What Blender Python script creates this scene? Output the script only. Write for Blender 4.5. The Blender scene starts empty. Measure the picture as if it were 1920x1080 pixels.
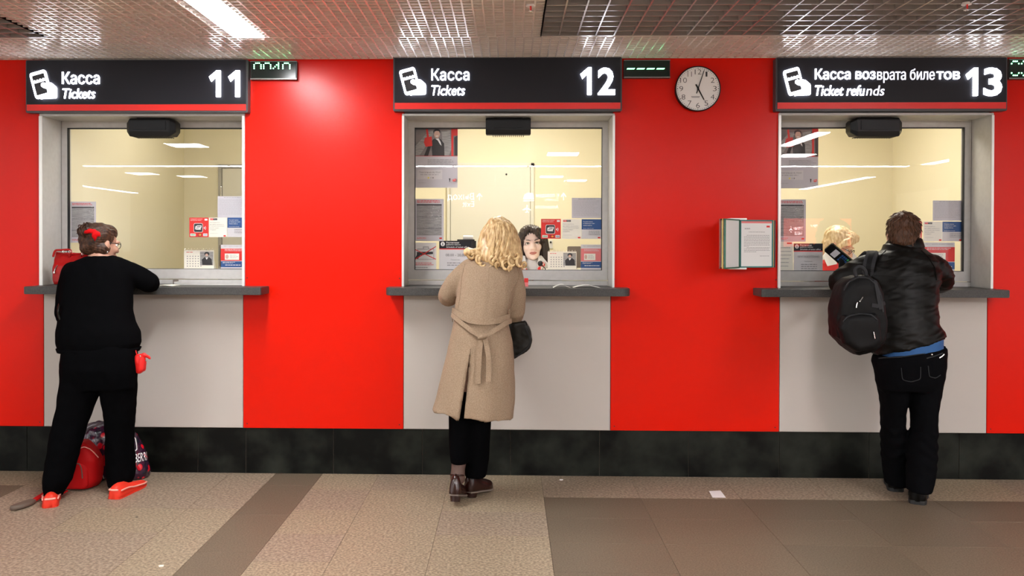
import bpy, bmesh, math, random
import numpy as np
from mathutils import Vector, Matrix, noise
from mathutils.bvhtree import BVHTree
random.seed(7)
SC = bpy.context.scene
COL = SC.collection
R = math.radians
# ------------------------------------------------------------------ camera
F, PPX, PPY, H = 1600.0, 918.0, 469.0, 1.45
cam_d = bpy.data.cameras.new('camera'); cam = bpy.data.objects.new('camera', cam_d); COL.objects.link(cam)
cam_d.sensor_width = 36; cam_d.lens = 36 * F / 1920
cam_d.shift_x = (960 - PPX) / 1920; cam_d.shift_y = (PPY - 540) / 1920
cam_d.clip_start = .05
CR = Matrix.Rotation(R(1.32), 3, 'Z') @ Matrix.Rotation(R(89.5), 3, 'X') @ Matrix.Rotation(R(.137), 3, 'Z')
cam.matrix_world = Matrix.Translation((0, 0, H)) @ CR.to_4x4()
SC.camera = cam
# ------------------------------------------------------------------ world, exposure
w = bpy.data.worlds.new('world'); SC.world = w; w.use_nodes = True
w.node_tree.nodes['Background'].inputs[0].default_value = (.98, .95, .94, 1)
w.node_tree.nodes['Background'].inputs[1].default_value = 1.15
SC.view_settings.view_transform = 'Standard'; SC.view_settings.look = 'None'
SC.view_settings.gamma = 1; SC.view_settings.use_curve_mapping = False
SC.view_settings.exposure = 0.52
HALL = 1.0       # strength of the hall lamps
BOOTH = (4.0, 22.5, 15.5)   # watts of the three booth lamps
# ------------------------------------------------------------------ helpers
def ray(px, py):
    return CR @ Vector(((px - PPX) / F, -(py - PPY) / F, -1))
def at(px, py, Y):
    d = ray(px, py); return Vector((0, 0, H)) + d * (Y / d.y)
def floor_at(px, py, z=0):
    d = ray(px, py); return Vector((0, 0, H)) + d * ((z - H) / d.z)
def mat(name, col, rough=.5, metal=0, spec=.5, emit=0, ecol=None, noise_=None, bump=0, bscale=200, sheen=0, coat=0):
    m = bpy.data.materials.new(name); m.use_nodes = True
    nt = m.node_tree; b = nt.nodes['Principled BSDF']
    c = (*col, 1)
    b.inputs['Base Color'].default_value = c
    b.inputs['Roughness'].default_value = rough; b.inputs['Metallic'].default_value = metal
    b.inputs['Specular IOR Level'].default_value = spec
    b.inputs['Sheen Weight'].default_value = sheen; b.inputs['Coat Weight'].default_value = coat
    if emit:
        b.inputs['Emission Color'].default_value = (*(ecol or col), 1); b.inputs['Emission Strength'].default_value = emit
    def coords(s):
        t = nt.nodes.new('ShaderNodeTexCoord'); mp = nt.nodes.new('ShaderNodeMapping')
        mp.inputs['Scale'].default_value = s if hasattr(s, '__len__') else (s, s, s)
        nt.links.new(t.outputs['Object'], mp.inputs['Vector']); return mp.outputs['Vector']
    if noise_:
        sc, c2, detail, lo, hi = noise_
        n = nt.nodes.new('ShaderNodeTexNoise'); n.inputs['Scale'].default_value = 1; n.inputs['Detail'].default_value = detail
        nt.links.new(coords(sc), n.inputs['Vector'])
        r = nt.nodes.new('ShaderNodeValToRGB'); r.color_ramp.elements[0].position = lo; r.color_ramp.elements[1].position = hi
        r.color_ramp.elements[0].color = c; r.color_ramp.elements[1].color = (*c2, 1)
        nt.links.new(n.outputs['Fac'], r.inputs['Fac']); nt.links.new(r.outputs['Color'], b.inputs['Base Color'])
    if bump:
        n = nt.nodes.new('ShaderNodeTexNoise'); n.inputs['Scale'].default_value = 1; n.inputs['Detail'].default_value = 3
        nt.links.new(coords(bscale), n.inputs['Vector'])
        bp = nt.nodes.new('ShaderNodeBump'); bp.inputs['Strength'].default_value = bump; bp.inputs['Distance'].default_value = .002
        nt.links.new(n.outputs['Fac'], bp.inputs['Height']); nt.links.new(bp.outputs['Normal'], b.inputs['Normal'])
    return m
def wpos(o):
    p = Vector((0, 0, 0))
    while o is not None: p = p + o.location; o = o.parent
    return p
def tag(o, label=None, cat=None, group=None, kind=None):
    if label: o['label'] = label
    if cat: o['category'] = cat
    if group: o['group'] = group
    if kind: o['kind'] = kind
    return o
def thing(name, loc, label=None, cat=None, group=None, kind=None):
    o = bpy.data.objects.new(name, None); COL.objects.link(o); o.location = loc; o.empty_display_size = .05
    return tag(o, label, cat, group, kind)
class MB:
    def __init__(s): s.v = []; s.f = []
    def add(s, vs, fs):
        k = len(s.v); s.v += [Vector(v) for v in vs]; s.f += [tuple(i + k for i in f) for f in fs]; return s
    def box(s, x0, x1, y0, y1, z0, z1):
        return s.add([(x0,y0,z0),(x1,y0,z0),(x1,y1,z0),(x0,y1,z0),(x0,y0,z1),(x1,y0,z1),(x1,y1,z1),(x0,y1,z1)],
                     [(0,3,2,1),(4,5,6,7),(0,1,5,4),(1,2,6,5),(2,3,7,6),(3,0,4,7)])
    def loft(s, rings, cap=True, closed=False):
        n = len(rings[0]); k = len(s.v)
        for r in rings: s.v += [Vector(p) for p in r]
        m = len(rings)
        for i in range(m if closed else m - 1):
            a, b = k + i * n, k + ((i + 1) % m) * n
            for j in range(n):
                j2 = (j + 1) % n; s.f.append((a + j, a + j2, b + j2, b + j))
        if cap and not closed:
            s.f.append(tuple(k + j for j in range(n - 1, -1, -1))); s.f.append(tuple(k + (m - 1) * n + j for j in range(n)))
        return s
    def tube(s, pts, rad, n=12, round_=True, flat=None):
        pts = [Vector(p) for p in pts]
        rad = list(rad) if hasattr(rad, '__len__') else [rad] * len(pts)
        T = [(pts[min(i + 1, len(pts) - 1)] - pts[max(i - 1, 0)]).normalized() for i in range(len(pts))]
        u = T[0].orthogonal().normalized() if flat is None else (Vector(flat) - T[0] * Vector(flat).dot(T[0])).normalized()
        rings = []
        def ring(c, u, t, r):
            v = t.cross(u); return [c + (u * math.cos(a) + v * math.sin(a)) * r for a in [2 * math.pi * j / n for j in range(n)]]
        for i, p in enumerate(pts):
            u = (u - T[i] * u.dot(T[i])).normalized()
            if i == 0 and round_:
                for q in (80, 55, 28): rings.append(ring(p - T[0] * rad[0] * math.sin(R(q)), u, T[0], rad[0] * math.cos(R(q))))
            rings.append(ring(p, u, T[i], rad[i]))
            if i == len(pts) - 1 and round_:
                for q in (28, 55, 80): rings.append(ring(p + T[i] * rad[i] * math.sin(R(q)), u, T[i], rad[i] * math.cos(R(q))))
        return s.loft(rings)
    def ell(s, c, r, M=None, nu=20, nv=12):
        rings = []
        for i in range(nv):
            th = math.pi * (i + .5) / nv
            ring = []
            for j in range(nu):
                a = 2 * math.pi * j / nu
                p = Vector((r[0] * math.sin(th) * math.cos(a), r[1] * math.sin(th) * math.sin(a), -r[2] * math.cos(th)))
                ring.append((M @ p if M else p) + Vector(c))
            rings.append(ring)
        return s.loft(rings)
    def prism(s, pts, off):            # pts: 3d polygon, off: extrusion vector
        n = len(pts); off = Vector(off)
        return s.add([Vector(p) for p in pts] + [Vector(p) + off for p in pts],
                     [tuple(range(n)), tuple(range(2 * n - 1, n - 1, -1))] + [(i, i + n, (i + 1) % n + n, (i + 1) % n) for i in range(n)])
    def xf(s, M, k=0):
        for i in range(k, len(s.v)): s.v[i] = M @ s.v[i]
        return s
    def mesh(s, name, parent=None, bevel=0, seg=2, smooth=False, fix=True):
        me = bpy.data.meshes.new(name); o0 = wpos(parent) if parent else Vector((0, 0, 0))
        me.from_pydata([tuple(v - o0) for v in s.v], [], s.f)
        bm = bmesh.new(); bm.from_mesh(me)
        if fix: bmesh.ops.recalc_face_normals(bm, faces=bm.faces)
        if bevel: bmesh.ops.bevel(bm, geom=[e for e in bm.edges if e.is_manifold and e.calc_face_angle(0) > .6], offset=bevel, segments=seg, affect='EDGES', clamp_overlap=True)
        for f in bm.faces: f.smooth = smooth
        bm.to_mesh(me); bm.free(); return me
    def build(s, name, m, parent=None, bevel=0, seg=2, smooth=False, fix=True, **kw):
        me = s.mesh(name, parent, bevel, seg, smooth, fix); return link(name, me, m, parent, **kw)
def link(name, me, m, parent=None, label=None, cat=None, group=None, kind=None):
    o = bpy.data.objects.new(name, me); COL.objects.link(o)
    me.materials.clear(); me.materials.append(m)
    if parent: o.parent = parent
    return tag(o, label, cat, group, kind)
def fuse(name, mb, m, parent=None, voxel=.008, smooth=6, disp=None, post=None, **kw):
    me = bpy.data.meshes.new('tmp'); me.from_pydata([tuple(v) for v in mb.v], [], mb.f)
    bm = bmesh.new(); bm.from_mesh(me); bmesh.ops.recalc_face_normals(bm, faces=bm.faces); bm.to_mesh(me); bm.free()
    t = bpy.data.objects.new('tmp', me); COL.objects.link(t)
    md = t.modifiers.new('r', 'REMESH'); md.mode = 'VOXEL'; md.voxel_size = voxel; md.use_smooth_shade = True
    if smooth: sm = t.modifiers.new('s', 'SMOOTH'); sm.factor = .5; sm.iterations = smooth
    dg = bpy.context.evaluated_depsgraph_get()
    out = bpy.data.meshes.new_from_object(t.evaluated_get(dg))
    bpy.data.objects.remove(t); bpy.data.meshes.remove(me); out.name = name
    if disp:
        for _ in range(1):
            co = [v.co.copy() for v in out.vertices]; no = [n.vector.copy() for n in out.vertex_normals]
            for i, v in enumerate(out.vertices): v.co = co[i] + no[i] * disp(co[i], no[i])
    if post:
        co = [v.co.copy() for v in out.vertices]
        for i, v in enumerate(out.vertices): v.co = post(co[i], None)
    kw2 = {k: v for k, v in kw.items() if k != 'keep'}
    bvh = BVHTree.FromPolygons([v.co.copy() for v in out.vertices], [tuple(p.vertices) for p in out.polygons])
    off = wpos(parent) if parent else Vector((0, 0, 0))
    out.transform(Matrix.Translation(-off))
    for p in out.polygons: p.use_smooth = True
    o = link(name, out, m, parent, **kw2)
    return o, bvh
def sring(c, rx, ry, n=28, e=2.3, tilt=0, yaw=0):
    out = []
    for j in range(n):
        a = 2 * math.pi * j / n; ca, sa = math.cos(a), math.sin(a)
        x = rx * math.copysign(abs(ca) ** (2 / e), ca); y = ry * math.copysign(abs(sa) ** (2 / e), sa)
        out.append(Vector((c[0] + x * math.cos(yaw) - y * math.sin(yaw), c[1] + y * math.cos(yaw) + x * math.sin(yaw), c[2] + x * tilt)))
    return out
def ring_px(py, xl, xr, Y, ry, e=2.3, n=28):
    pl, pr = (py if hasattr(py, '__len__') else (py, py))
    L, Rr = at(xl, pl, Y), at(xr, pr, Y); c = (L + Rr) / 2; rx = (Rr.x - L.x) / 2
    return sring(c, rx, ry, n, e, (Rr.z - L.z) / (2 * rx))
def body_px(mb, rows, e=2.3): return mb.loft([ring_px(*r, e=e) for r in rows])
def tube_px(mb, pts, n=14): return mb.tube([at(p[0], p[1], p[2]) for p in pts], [p[3] for p in pts], n)
def on_surf(bvh, px, py, off=.004):
    d = ray(px, py).normalized(); h = bvh.ray_cast(Vector((0, 0, H)), d)
    if h[0] is None: return None
    n = h[1] if h[1].dot(d) < 0 else -h[1]
    return h[0] + n * off, n
def ribbon(mb, pts, nors, width, th):
    rings = []; m = len(pts)
    for i in range(m):
        t = (pts[min(i + 1, m - 1)] - pts[max(i - 1, 0)]).normalized(); n = nors[i]; s = t.cross(n).normalized(); n2 = s.cross(t)
        wd = width[i] if hasattr(width, '__len__') else width
        a, b = s * wd / 2, n2 * th / 2
        rings.append([pts[i] - a - b, pts[i] + a - b, pts[i] + a + b, pts[i] - a + b])
    return mb.loft(rings)
def surf_ribbon(mb, bvh, path, width, th, off=.005, sub=8):
    P, N = [], []
    for i in range(len(path) - 1):
        for k in range(sub + (i == len(path) - 2)):
            t = k / sub; q = on_surf(bvh, path[i][0] * (1 - t) + path[i + 1][0] * t, path[i][1] * (1 - t) + path[i + 1][1] * t, off)
            if q: P.append(q[0]); N.append(q[1])
    for _ in range(2):
        N = [(N[max(i - 1, 0)] + N[i] + N[min(i + 1, len(N) - 1)]).normalized() for i in range(len(N))]
        P = [P[i] if i in (0, len(P) - 1) else (P[i - 1] + P[i] * 2 + P[i + 1]) / 4 for i in range(len(P))]
    return ribbon(mb, P, N, width, th) if len(P) > 1 else mb
def text_mesh(s, bold=0, shear=0, extrude=0, space=1):
    c = bpy.data.curves.new('t', 'FONT'); c.body = s; c.size = 1; c.offset = bold; c.shear = shear; c.extrude = extrude
    c.resolution_u = 3; c.space_character = space
    o = bpy.data.objects.new('t', c); COL.objects.link(o); dg = bpy.context.evaluated_depsgraph_get()
    me = bpy.data.meshes.new_from_object(o.evaluated_get(dg)); bpy.data.objects.remove(o); bpy.data.curves.remove(c)
    return me
def put_text(name, s, m, parent, x0, x1, z0, z1, Y, depth=0, bold=0, shear=0, mirror=False, fitw=True, **kw):
    """text standing in the XZ plane, facing -Y, its bounding box fitted to x0..x1, z0..z1"""
    me = text_mesh(s, bold, shear, .5 if depth else 0)
    n = len(me.vertices); co = np.empty(n * 3, 'f'); me.vertices.foreach_get('co', co); co = co.reshape(-1, 3)
    a, b = co.min(0), co.max(0)
    sz = (z1 - z0) / (b[1] - a[1]); sx = (x1 - x0) / (b[0] - a[0]) if fitw else sz
    X = x0 + (co[:, 0] - a[0]) * sx; Z = z0 + (co[:, 1] - a[1]) * sz; Yv = Y - co[:, 2] * depth
    off = wpos(parent) if parent else Vector((0, 0, 0))
    new = np.stack([X - off.x, Yv - off.y, Z - off.z], 1).astype('f')
    me.vertices.foreach_set('co', new.ravel()); me.update()
    return link(name, me, m, parent, **kw)
def rpoly(x0, x1, z0, z1, r, n=5):
    out = []
    for cx, cz, a0 in ((x1 - r, z1 - r, 0), (x0 + r, z1 - r, 90), (x0 + r, z0 + r, 180), (x1 - r, z0 + r, 270)):
        for k in range(n + 1):
            a = R(a0 + 90 * k / n); out.append((cx + r * math.cos(a), cz + r * math.sin(a)))
    return out
# ------------------------------------------------------------------ materials
M = {}
M['red'] = mat('red_panel', (.66, .0070, .0002), .27, spec=.2, bump=.04, bscale=350)
M['grey_panel'] = mat('grey_panel', (.47, .425, .385), .4, bump=.03, bscale=350)
M['alu'] = mat('pale_grey_metal', (.49, .475, .455), .42, noise_=((30, 30, 30), (.45, .435, .415), 3, .35, .7))
M['alu_edge'] = mat('bright_metal_edge', (.72, .71, .68), .3, metal=.3)
M['wall'] = mat('wall_core', (.35, .32, .3), .8)
M['gasket'] = mat('black_gasket', (.012, .012, .014), .5)
M['shelf'] = mat('dark_stone_shelf', (.04, .0385, .037), .42, spec=.3, noise_=((160, 160, 160), (.07, .068, .065), 4, .4, .7))
M['stone'] = mat('dark_stone_skirting', (.0016, .0018, .0013), .45, spec=.14, noise_=((5, 5, 5), (.020, .022, .017), 7, .40, .72), bump=.05, bscale=60)
M['grout'] = mat('grout', (.12, .098, .072), .8)
M['beige'] = mat('beige_granite', (.185, .142, .092), .5, spec=.35, noise_=((80, 80, 80), (.40, .315, .215), 8, .40, .66), bump=.08, bscale=120)
M['beige2'] = mat('warm_granite', (.175, .130, .09), .5, spec=.35, noise_=((70, 70, 70), (.37, .29, .21), 8, .40, .66), bump=.08, bscale=120)
M['brown'] = mat('brown_granite', (.105, .078, .05), .5, spec=.25, noise_=((130, 130, 130), (.18, .137, .092), 8, .36, .68), bump=.05, bscale=150)
M['brown2'] = mat('dark_brown_granite', (.098, .073, .047), .5, spec=.25, noise_=((130, 130, 130), (.165, .127, .086), 8, .36, .68), bump=.05, bscale=150)
M['sign'] = mat('dark_grey_sign', (.014, .014, .018), .42, spec=.2)
M['sign_rim'] = mat('sign_rim', (.055, .055, .06), .4)
M['sign_red'] = mat('red_stripe', (.72, .012, .006), .35)
M['letters'] = mat('lit_letters', (1, 1, 1), .4, emit=9.0, ecol=(.84, .88, 1))
M['letters2'] = mat('dim_lit_letters', (1, 1, 1), .4, emit=.75, ecol=(.8, .82, 1))
M['cut'] = mat('sign_cutout', (.03, .03, .036), .4)
M['black'] = mat('black_plastic', (.004, .004, .0045), .4, spec=.25)
M['blackm'] = mat('matt_black_plastic', (.012, .011, .011), .6)
M['led_case'] = mat('display_case', (.03, .032, .032), .4)
M['led_face'] = mat('display_face', (.004, .012, .01), .2)
M['led_rim'] = mat('display_rim', (.22, .22, .21), .35, metal=.6)
M['led'] = mat('green_led', (.3, 1, .55), .4, emit=9, ecol=(.22, 1, .42))
M['led_rows'] = M['led']
M['grid'] = mat('lattice_paint', (.80, .74, .69), .22, metal=.25, spec=.7)
M['gridd'] = mat('lattice_paint_coarse', (.42, .39, .38), .22, metal=.4, spec=.7)
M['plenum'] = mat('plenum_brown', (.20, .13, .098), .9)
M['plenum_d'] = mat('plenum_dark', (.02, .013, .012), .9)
M['lamp'] = mat('lamp_diffuser', (1, 1, 1), .5, emit=70, ecol=(.97, .98, 1))
M['booth_lamp'] = mat('booth_lamp_diffuser', (1, 1, 1), .5, emit=6, ecol=(1, .95, .84))
M['lamp_case'] = mat('lamp_case', (.75, .74, .73), .4)
M['booth'] = mat('cream_wall', (.80, .735, .54), .7)
M['booth_d'] = mat('booth_door', (.72, .69, .59), .5)
M['booth_line'] = mat('booth_door_frame', (.42, .40, .36), .5)
M['booth_floor'] = mat('booth_floor', (.3, .27, .23), .6)
M['white'] = mat('white_paper', (.78, .77, .76), .6)
M['offwhite'] = mat('pale_paper', (.63, .61, .62), .6)
M['cream'] = mat('cream_paper', (.83, .8, .7), .6)
M['lilac'] = mat('lilac_paper', (.56, .54, .58), .6)
M['ink'] = mat('black_ink', (.03, .03, .035), .6)
M['greyink'] = mat('grey_ink', (.27, .26, .27), .6)
M['paleink'] = mat('pale_ink', (.42, .41, .43), .6)
M['tabgrey'] = mat('grey_table_print', (.24, .235, .235), .6, noise_=((20, 20, 330), (.4, .39, .38), 2, .4, .6))
M['redink'] = mat('red_ink', (.70, .025, .02), .6)
M['pinkink'] = mat('pink_red_ink', (.75, .2, .2), .6)
M['blueink'] = mat('blue_ink', (.022, .085, .26), .6)
M['photo_bg'] = mat('photo_dark_print', (.14, .13, .13), .5, noise_=((9, 9, 9), (.22, .2, .2), 2, .4, .6))
M['photo_skin'] = mat('photo_skin_print', (.62, .4, .32), .6)
M['photo_dark'] = mat('photo_black_print', (.025, .024, .028), .6)
M['orange'] = mat('orange_ink', (.85, .3, .03), .6)
M['yellow'] = mat('yellow_ink', (.8, .68, .12), .6)
M['greenink'] = mat('green_ink', (.05, .4, .12), .6)
M['skin'] = mat('skin', (.44, .23, .155), .5, noise_=((25, 25, 25), (.48, .26, .18), 3, .35, .65))
M['skin_pale'] = mat('pale_skin', (.82, .62, .55), .5, noise_=((25, 25, 25), (.84, .64, .57), 3, .35, .65))
M['skin_warm'] = mat('warm_skin', (.66, .36, .25), .5, noise_=((25, 25, 25), (.7, .4, .29), 3, .35, .65))
M['lips'] = mat('lips', (.5, .16, .14), .4)
M['eye'] = mat('eye_white', (.8, .78, .75), .2)
M['iris'] = mat('dark_iris', (.03, .02, .015), .15)
M['hair_dark'] = mat('dark_brown_hair', (.018, .011, .009), .38, noise_=((160, 160, 12), (.05, .03, .024), 4, .35, .7), bump=.25, bscale=(260, 260, 20))
M['hair_red'] = mat('auburn_hair', (.02, .009, .0055), .45, spec=.25, noise_=((90, 90, 40), (.085, .037, .019), 4, .35, .7), bump=.3, bscale=(240, 240, 60))
M['hair_brown'] = mat('brown_hair', (.045, .02, .010), .5, spec=.25, noise_=((140, 140, 40), (.105, .045, .022), 4, .35, .7), bump=.3, bscale=(260, 260, 60))
M['hair_blond'] = mat('blond_hair', (.34, .19, .065), .4, noise_=((60, 60, 25), (.80, .60, .32), 4, .35, .7), bump=.25, bscale=(240, 240, 60))
M['hair_clerk'] = mat('short_blond_hair', (.55, .36, .17), .4, noise_=((100, 60, 25), (.9, .74, .5), 4, .35, .7), bump=.25, bscale=(240, 240, 60))
M['knit'] = mat('black_knit', (.0022, .0022, .0026), .95, spec=.02)
M['trouser'] = mat('black_trousers', (.002, .002, .0024), .95, spec=.02)
M['jeans'] = mat('black_jeans', (.0024, .0024, .003), .9, spec=.04)
M['coat'] = mat('beige_wool', (.25, .178, .118), .9, spec=.1, noise_=((170, 170, 170), (.33, .242, .167), 4, .35, .7), bump=.25, bscale=330)
M['coat_dark'] = mat('coat_lining', (.08, .05, .035), .9)
M['leather'] = mat('black_leather', (.004, .0033, .0026), .44, spec=.13, bump=.15, bscale=160)
M['denim_blue'] = mat('blue_shirt', (.012, .075, .22), .75)
M['nylon'] = mat('black_nylon', (.004, .0038, .004), .6, spec=.15, bump=.2, bscale=300)
M['webbing'] = mat('dark_webbing', (.022, .022, .024), .75, spec=.2, bump=.3, bscale=400)
M['metal'] = mat('bright_metal', (.8, .78, .75), .25, metal=1)
M['redleather'] = mat('red_leather', (.36, .008, .007), .42, spec=.25, bump=.15, bscale=120)
M['redbag'] = mat('red_nylon', (.42, .004, .005), .6, spec=.15, bump=.15, bscale=250)
M['redbright'] = mat('bright_red_leather', (.68, .014, .012), .45, spec=.3)
M['redshoe'] = mat('red_orange_shoe', (.70, .035, .015), .5, spec=.3)
M['shoeband'] = mat('pale_pink_piping', (.85, .35, .28), .4)
M['brownpad'] = mat('brown_strap_pad', (.10, .07, .05), .6)
M['brownshoe'] = mat('brown_patent_leather', (.022, .006, .004), .2, spec=.5)
M['sole'] = mat('taupe_sole', (.16, .125, .10), .6)
M['blacksole'] = mat('black_sole', (.01, .01, .01), .7)
M['tights'] = mat('brown_tights', (.10, .055, .042), .6)
M['olive'] = mat('black_olive_leather', (.007, .006, .004), .42, spec=.2, bump=.15, bscale=140)
M['bow'] = mat('red_bow', (.62, .006, .008), .7, spec=.1)
M['rest'] = mat('bag_purple_plastic', (.06, .006, .022), .22)
M['uniform'] = mat('white_blouse', (.75, .75, .74), .7)
M['vest'] = mat('red_vest', (.7, .02, .02), .6)
M['glassrim'] = mat('spectacle_rim', (.02, .015, .015), .3)
M['clear'] = mat('clear_lens', (.8, .8, .8), .1)
def glass(name, fac, tint=(1, 1, 1)):
    m = bpy.data.materials.new(name); m.use_nodes = True; nt = m.node_tree; nt.nodes.clear()
    o = nt.nodes.new('ShaderNodeOutputMaterial'); mx = nt.nodes.new('ShaderNodeMixShader'); t = nt.nodes.new('ShaderNodeBsdfTransparent'); g = nt.nodes.new('ShaderNodeBsdfGlossy')
    t.inputs[0].default_value = (*tint, 1); g.inputs['Roughness'].default_value = 0.0; mx.inputs[0].default_value = fac
    nt.links.new(t.outputs[0], mx.inputs[1]); nt.links.new(g.outputs[0], mx.inputs[2]); nt.links.new(mx.outputs[0], o.inputs[0]); return m
M['glass'] = glass('window_glass', .021)
M['lens'] = glass('spectacle_glass', .05)
# ------------------------------------------------------------------ setting: floor
YW, YF = 5.30, 5.51
def z_at(py, Y, px=955): return at(px, py, Y).z
def x_at(px, Y, py=455): return at(px, py, Y).x
floor = MB().box(-9, 9, -9, 7.6, -.12, -.012).build('floor', M['grout'], kind='structure')
MB().box(-9, 9, -9, 2.99, -.012, 0).build('floor_field', M['beige'], floor)
def tiles(x_edges, y_edges, mats, name='tile'):
    for i in range(len(x_edges) - 1):
        for j in range(len(y_edges) - 1):
            g = .0007
            MB().box(x_edges[i] + g, x_edges[i + 1] - g, y_edges[j] + g, y_edges[j + 1] - g, -.012, random.uniform(-.0006, 0)).build(name, random.choice(mats), floor, bevel=.0006, seg=1)
YB = 5.312
bz, bw = [M['beige'], M['beige'], M['beige2']], [M['brown'], M['brown2']]
rows_l = [3.0, 3.47, 3.84, 4.21, 4.59, 4.97, YB]
tiles([-2.88, -2.3, -1.745, -1.46], rows_l, bz)
tiles([-1.46, -1.165], [3.0, 3.4, 3.95, 4.5, 5.05, YB], bw)
tiles([-1.165, -.81, -.363, .2], rows_l, bz)
tiles([.2, .75, 1.32, 1.845, 2.4, 2.95, 3.5, 4.2, 4.8, 5.4, 6.4, 7.4, 8.6], [4.86, YB], bz)
tiles([.2, .75, 1.32, 1.845, 2.4, 2.95, 3.5, 4.2, 4.8, 5.4, 6.4, 7.4, 8.6], [3.0, 3.38, 3.75, 4.12, 4.5, 4.86], bw)
tiles([-8.6, -7.4, -6.2, -5.0, -4.4, -3.6, -2.88], [5.0, YB], bz)
tiles([-8.6, -7.4, -6.2, -5.0, -4.4, -3.6, -2.88], [3.0, 3.4, 3.8, 4.2, 4.6, 5.0], bw)
# ------------------------------------------------------------------ setting: front wall with three windows
WIN = [dict(n=1, xo=(74, 458.5), xi=(80, 454), gl=(126, 473), shelf=(45, 490), panel=(82, 456)),
       dict(n=2, xo=(753.7, 1152), xi=(757.6, 1148), gl=(777, 1129), shelf=(722, 1183), panel=(756.5, 1144.5)),
       dict(n=3, xo=(1459, 1862), xi=(1463.5, 1857.5), gl=(1453, 1808), shelf=(1427, 1893), panel=(1461.5, 1850.5))]
ZT = 2.236; ZS = 1.176; ZTOP = 2.62; ZB = .283
wall = MB()
xs = [-9]
for q in WIN:
    a, b = x_at(q['xi'][0], 5.285) - .01, x_at(q['xi'][1], 5.285) + .01
    q['X'] = (a + .01, b - .01); xs += [a, b]
xs.append(9)
for i in range(0, len(xs), 2): wall.box(xs[i], xs[i + 1], 5.32, 5.57, 0, ZTOP)
for i in range(1, len(xs) - 1, 2):
    wall.box(xs[i], xs[i + 1], 5.32, 5.57, 0, ZS - .03); wall.box(xs[i], xs[i + 1], 5.32, 5.57, ZT + .01, ZTOP)
wall = wall.build('wall_front', M['wall'], kind='structure')
def panel(name, x0, x1, z0, z1, m): MB().box(x0 + .002, x1 - .002, YW, 5.321, z0, z1).build(name, m, wall, bevel=.0015, seg=1)
gx = [(x_at(q['panel'][0], YW, 700), x_at(q['panel'][1], YW, 700)) for q in WIN]
prev = -9
for i in range(4):
    nx = gx[i][0] if i < 3 else 9
    ul = -9 if i == 0 else WIN[i - 1]['X'][1] + .004; ur = 9 if i == 3 else WIN[i]['X'][0] - .004; zs = ZS - .025; l_, r_ = prev + .002, nx - .002
    MB().prism([(l_, YW, ZB + .004), (r_, YW, ZB + .004), (r_, YW, zs), (ur, YW, zs), (ur, YW, ZTOP), (ul, YW, ZTOP), (ul, YW, zs), (l_, YW, zs)], (0, .021, 0)).build('red_panel', M['red'], wall, bevel=.0015, seg=1)
    if i < 3: panel('grey_panel', gx[i][0], gx[i][1], ZB + .004, ZS - .03, M['grey_panel']); prev = gx[i][1]
# tiny fixing screws in the panel corners
for i in range(4):
    x0 = -9 if i == 0 else gx[i - 1][1]; x1 = gx[i][0] if i < 3 else 9
    sc_ = MB()
    for xx in (x0 + .025, x1 - .025):
        for zz in (ZB + .03, ZS + .05):
            sc_.add([(xx + .004 * math.cos(a), YW - .0006, zz + .004 * math.sin(a)) for a in [k * math.pi / 4 for k in range(8)]], [tuple(range(8))])
    sc_.build('panel_screws', M['blackm'], wall, kind='stuff')
skirt = MB().box(-9, 9, 5.314, 5.33, 0, ZB).build('baseboard_front', M['grout'], kind='structure')
jx = [-60, 51, 215, 371, 461, 625, 792, 957, 1124, 1291, 1461, 1629, 1798, 1965]
for a, b in zip(jx[:-1], jx[1:]):
    MB().box(x_at(a, 5.31, 850) + .0015, x_at(b, 5.31, 850) - .0015, 5.308, 5.3145, .001, ZB + random.uniform(-.002, 0)).build('stone_slab', M['stone'], skirt, bevel=.001, seg=1)
for (a, b) in ((-9, x_at(-60, 5.31, 850)), (x_at(1965, 5.31, 850), 9)): MB().box(a, b, 5.308, 5.3145, .001, ZB).build('stone_slab', M['stone'], skirt)
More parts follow.
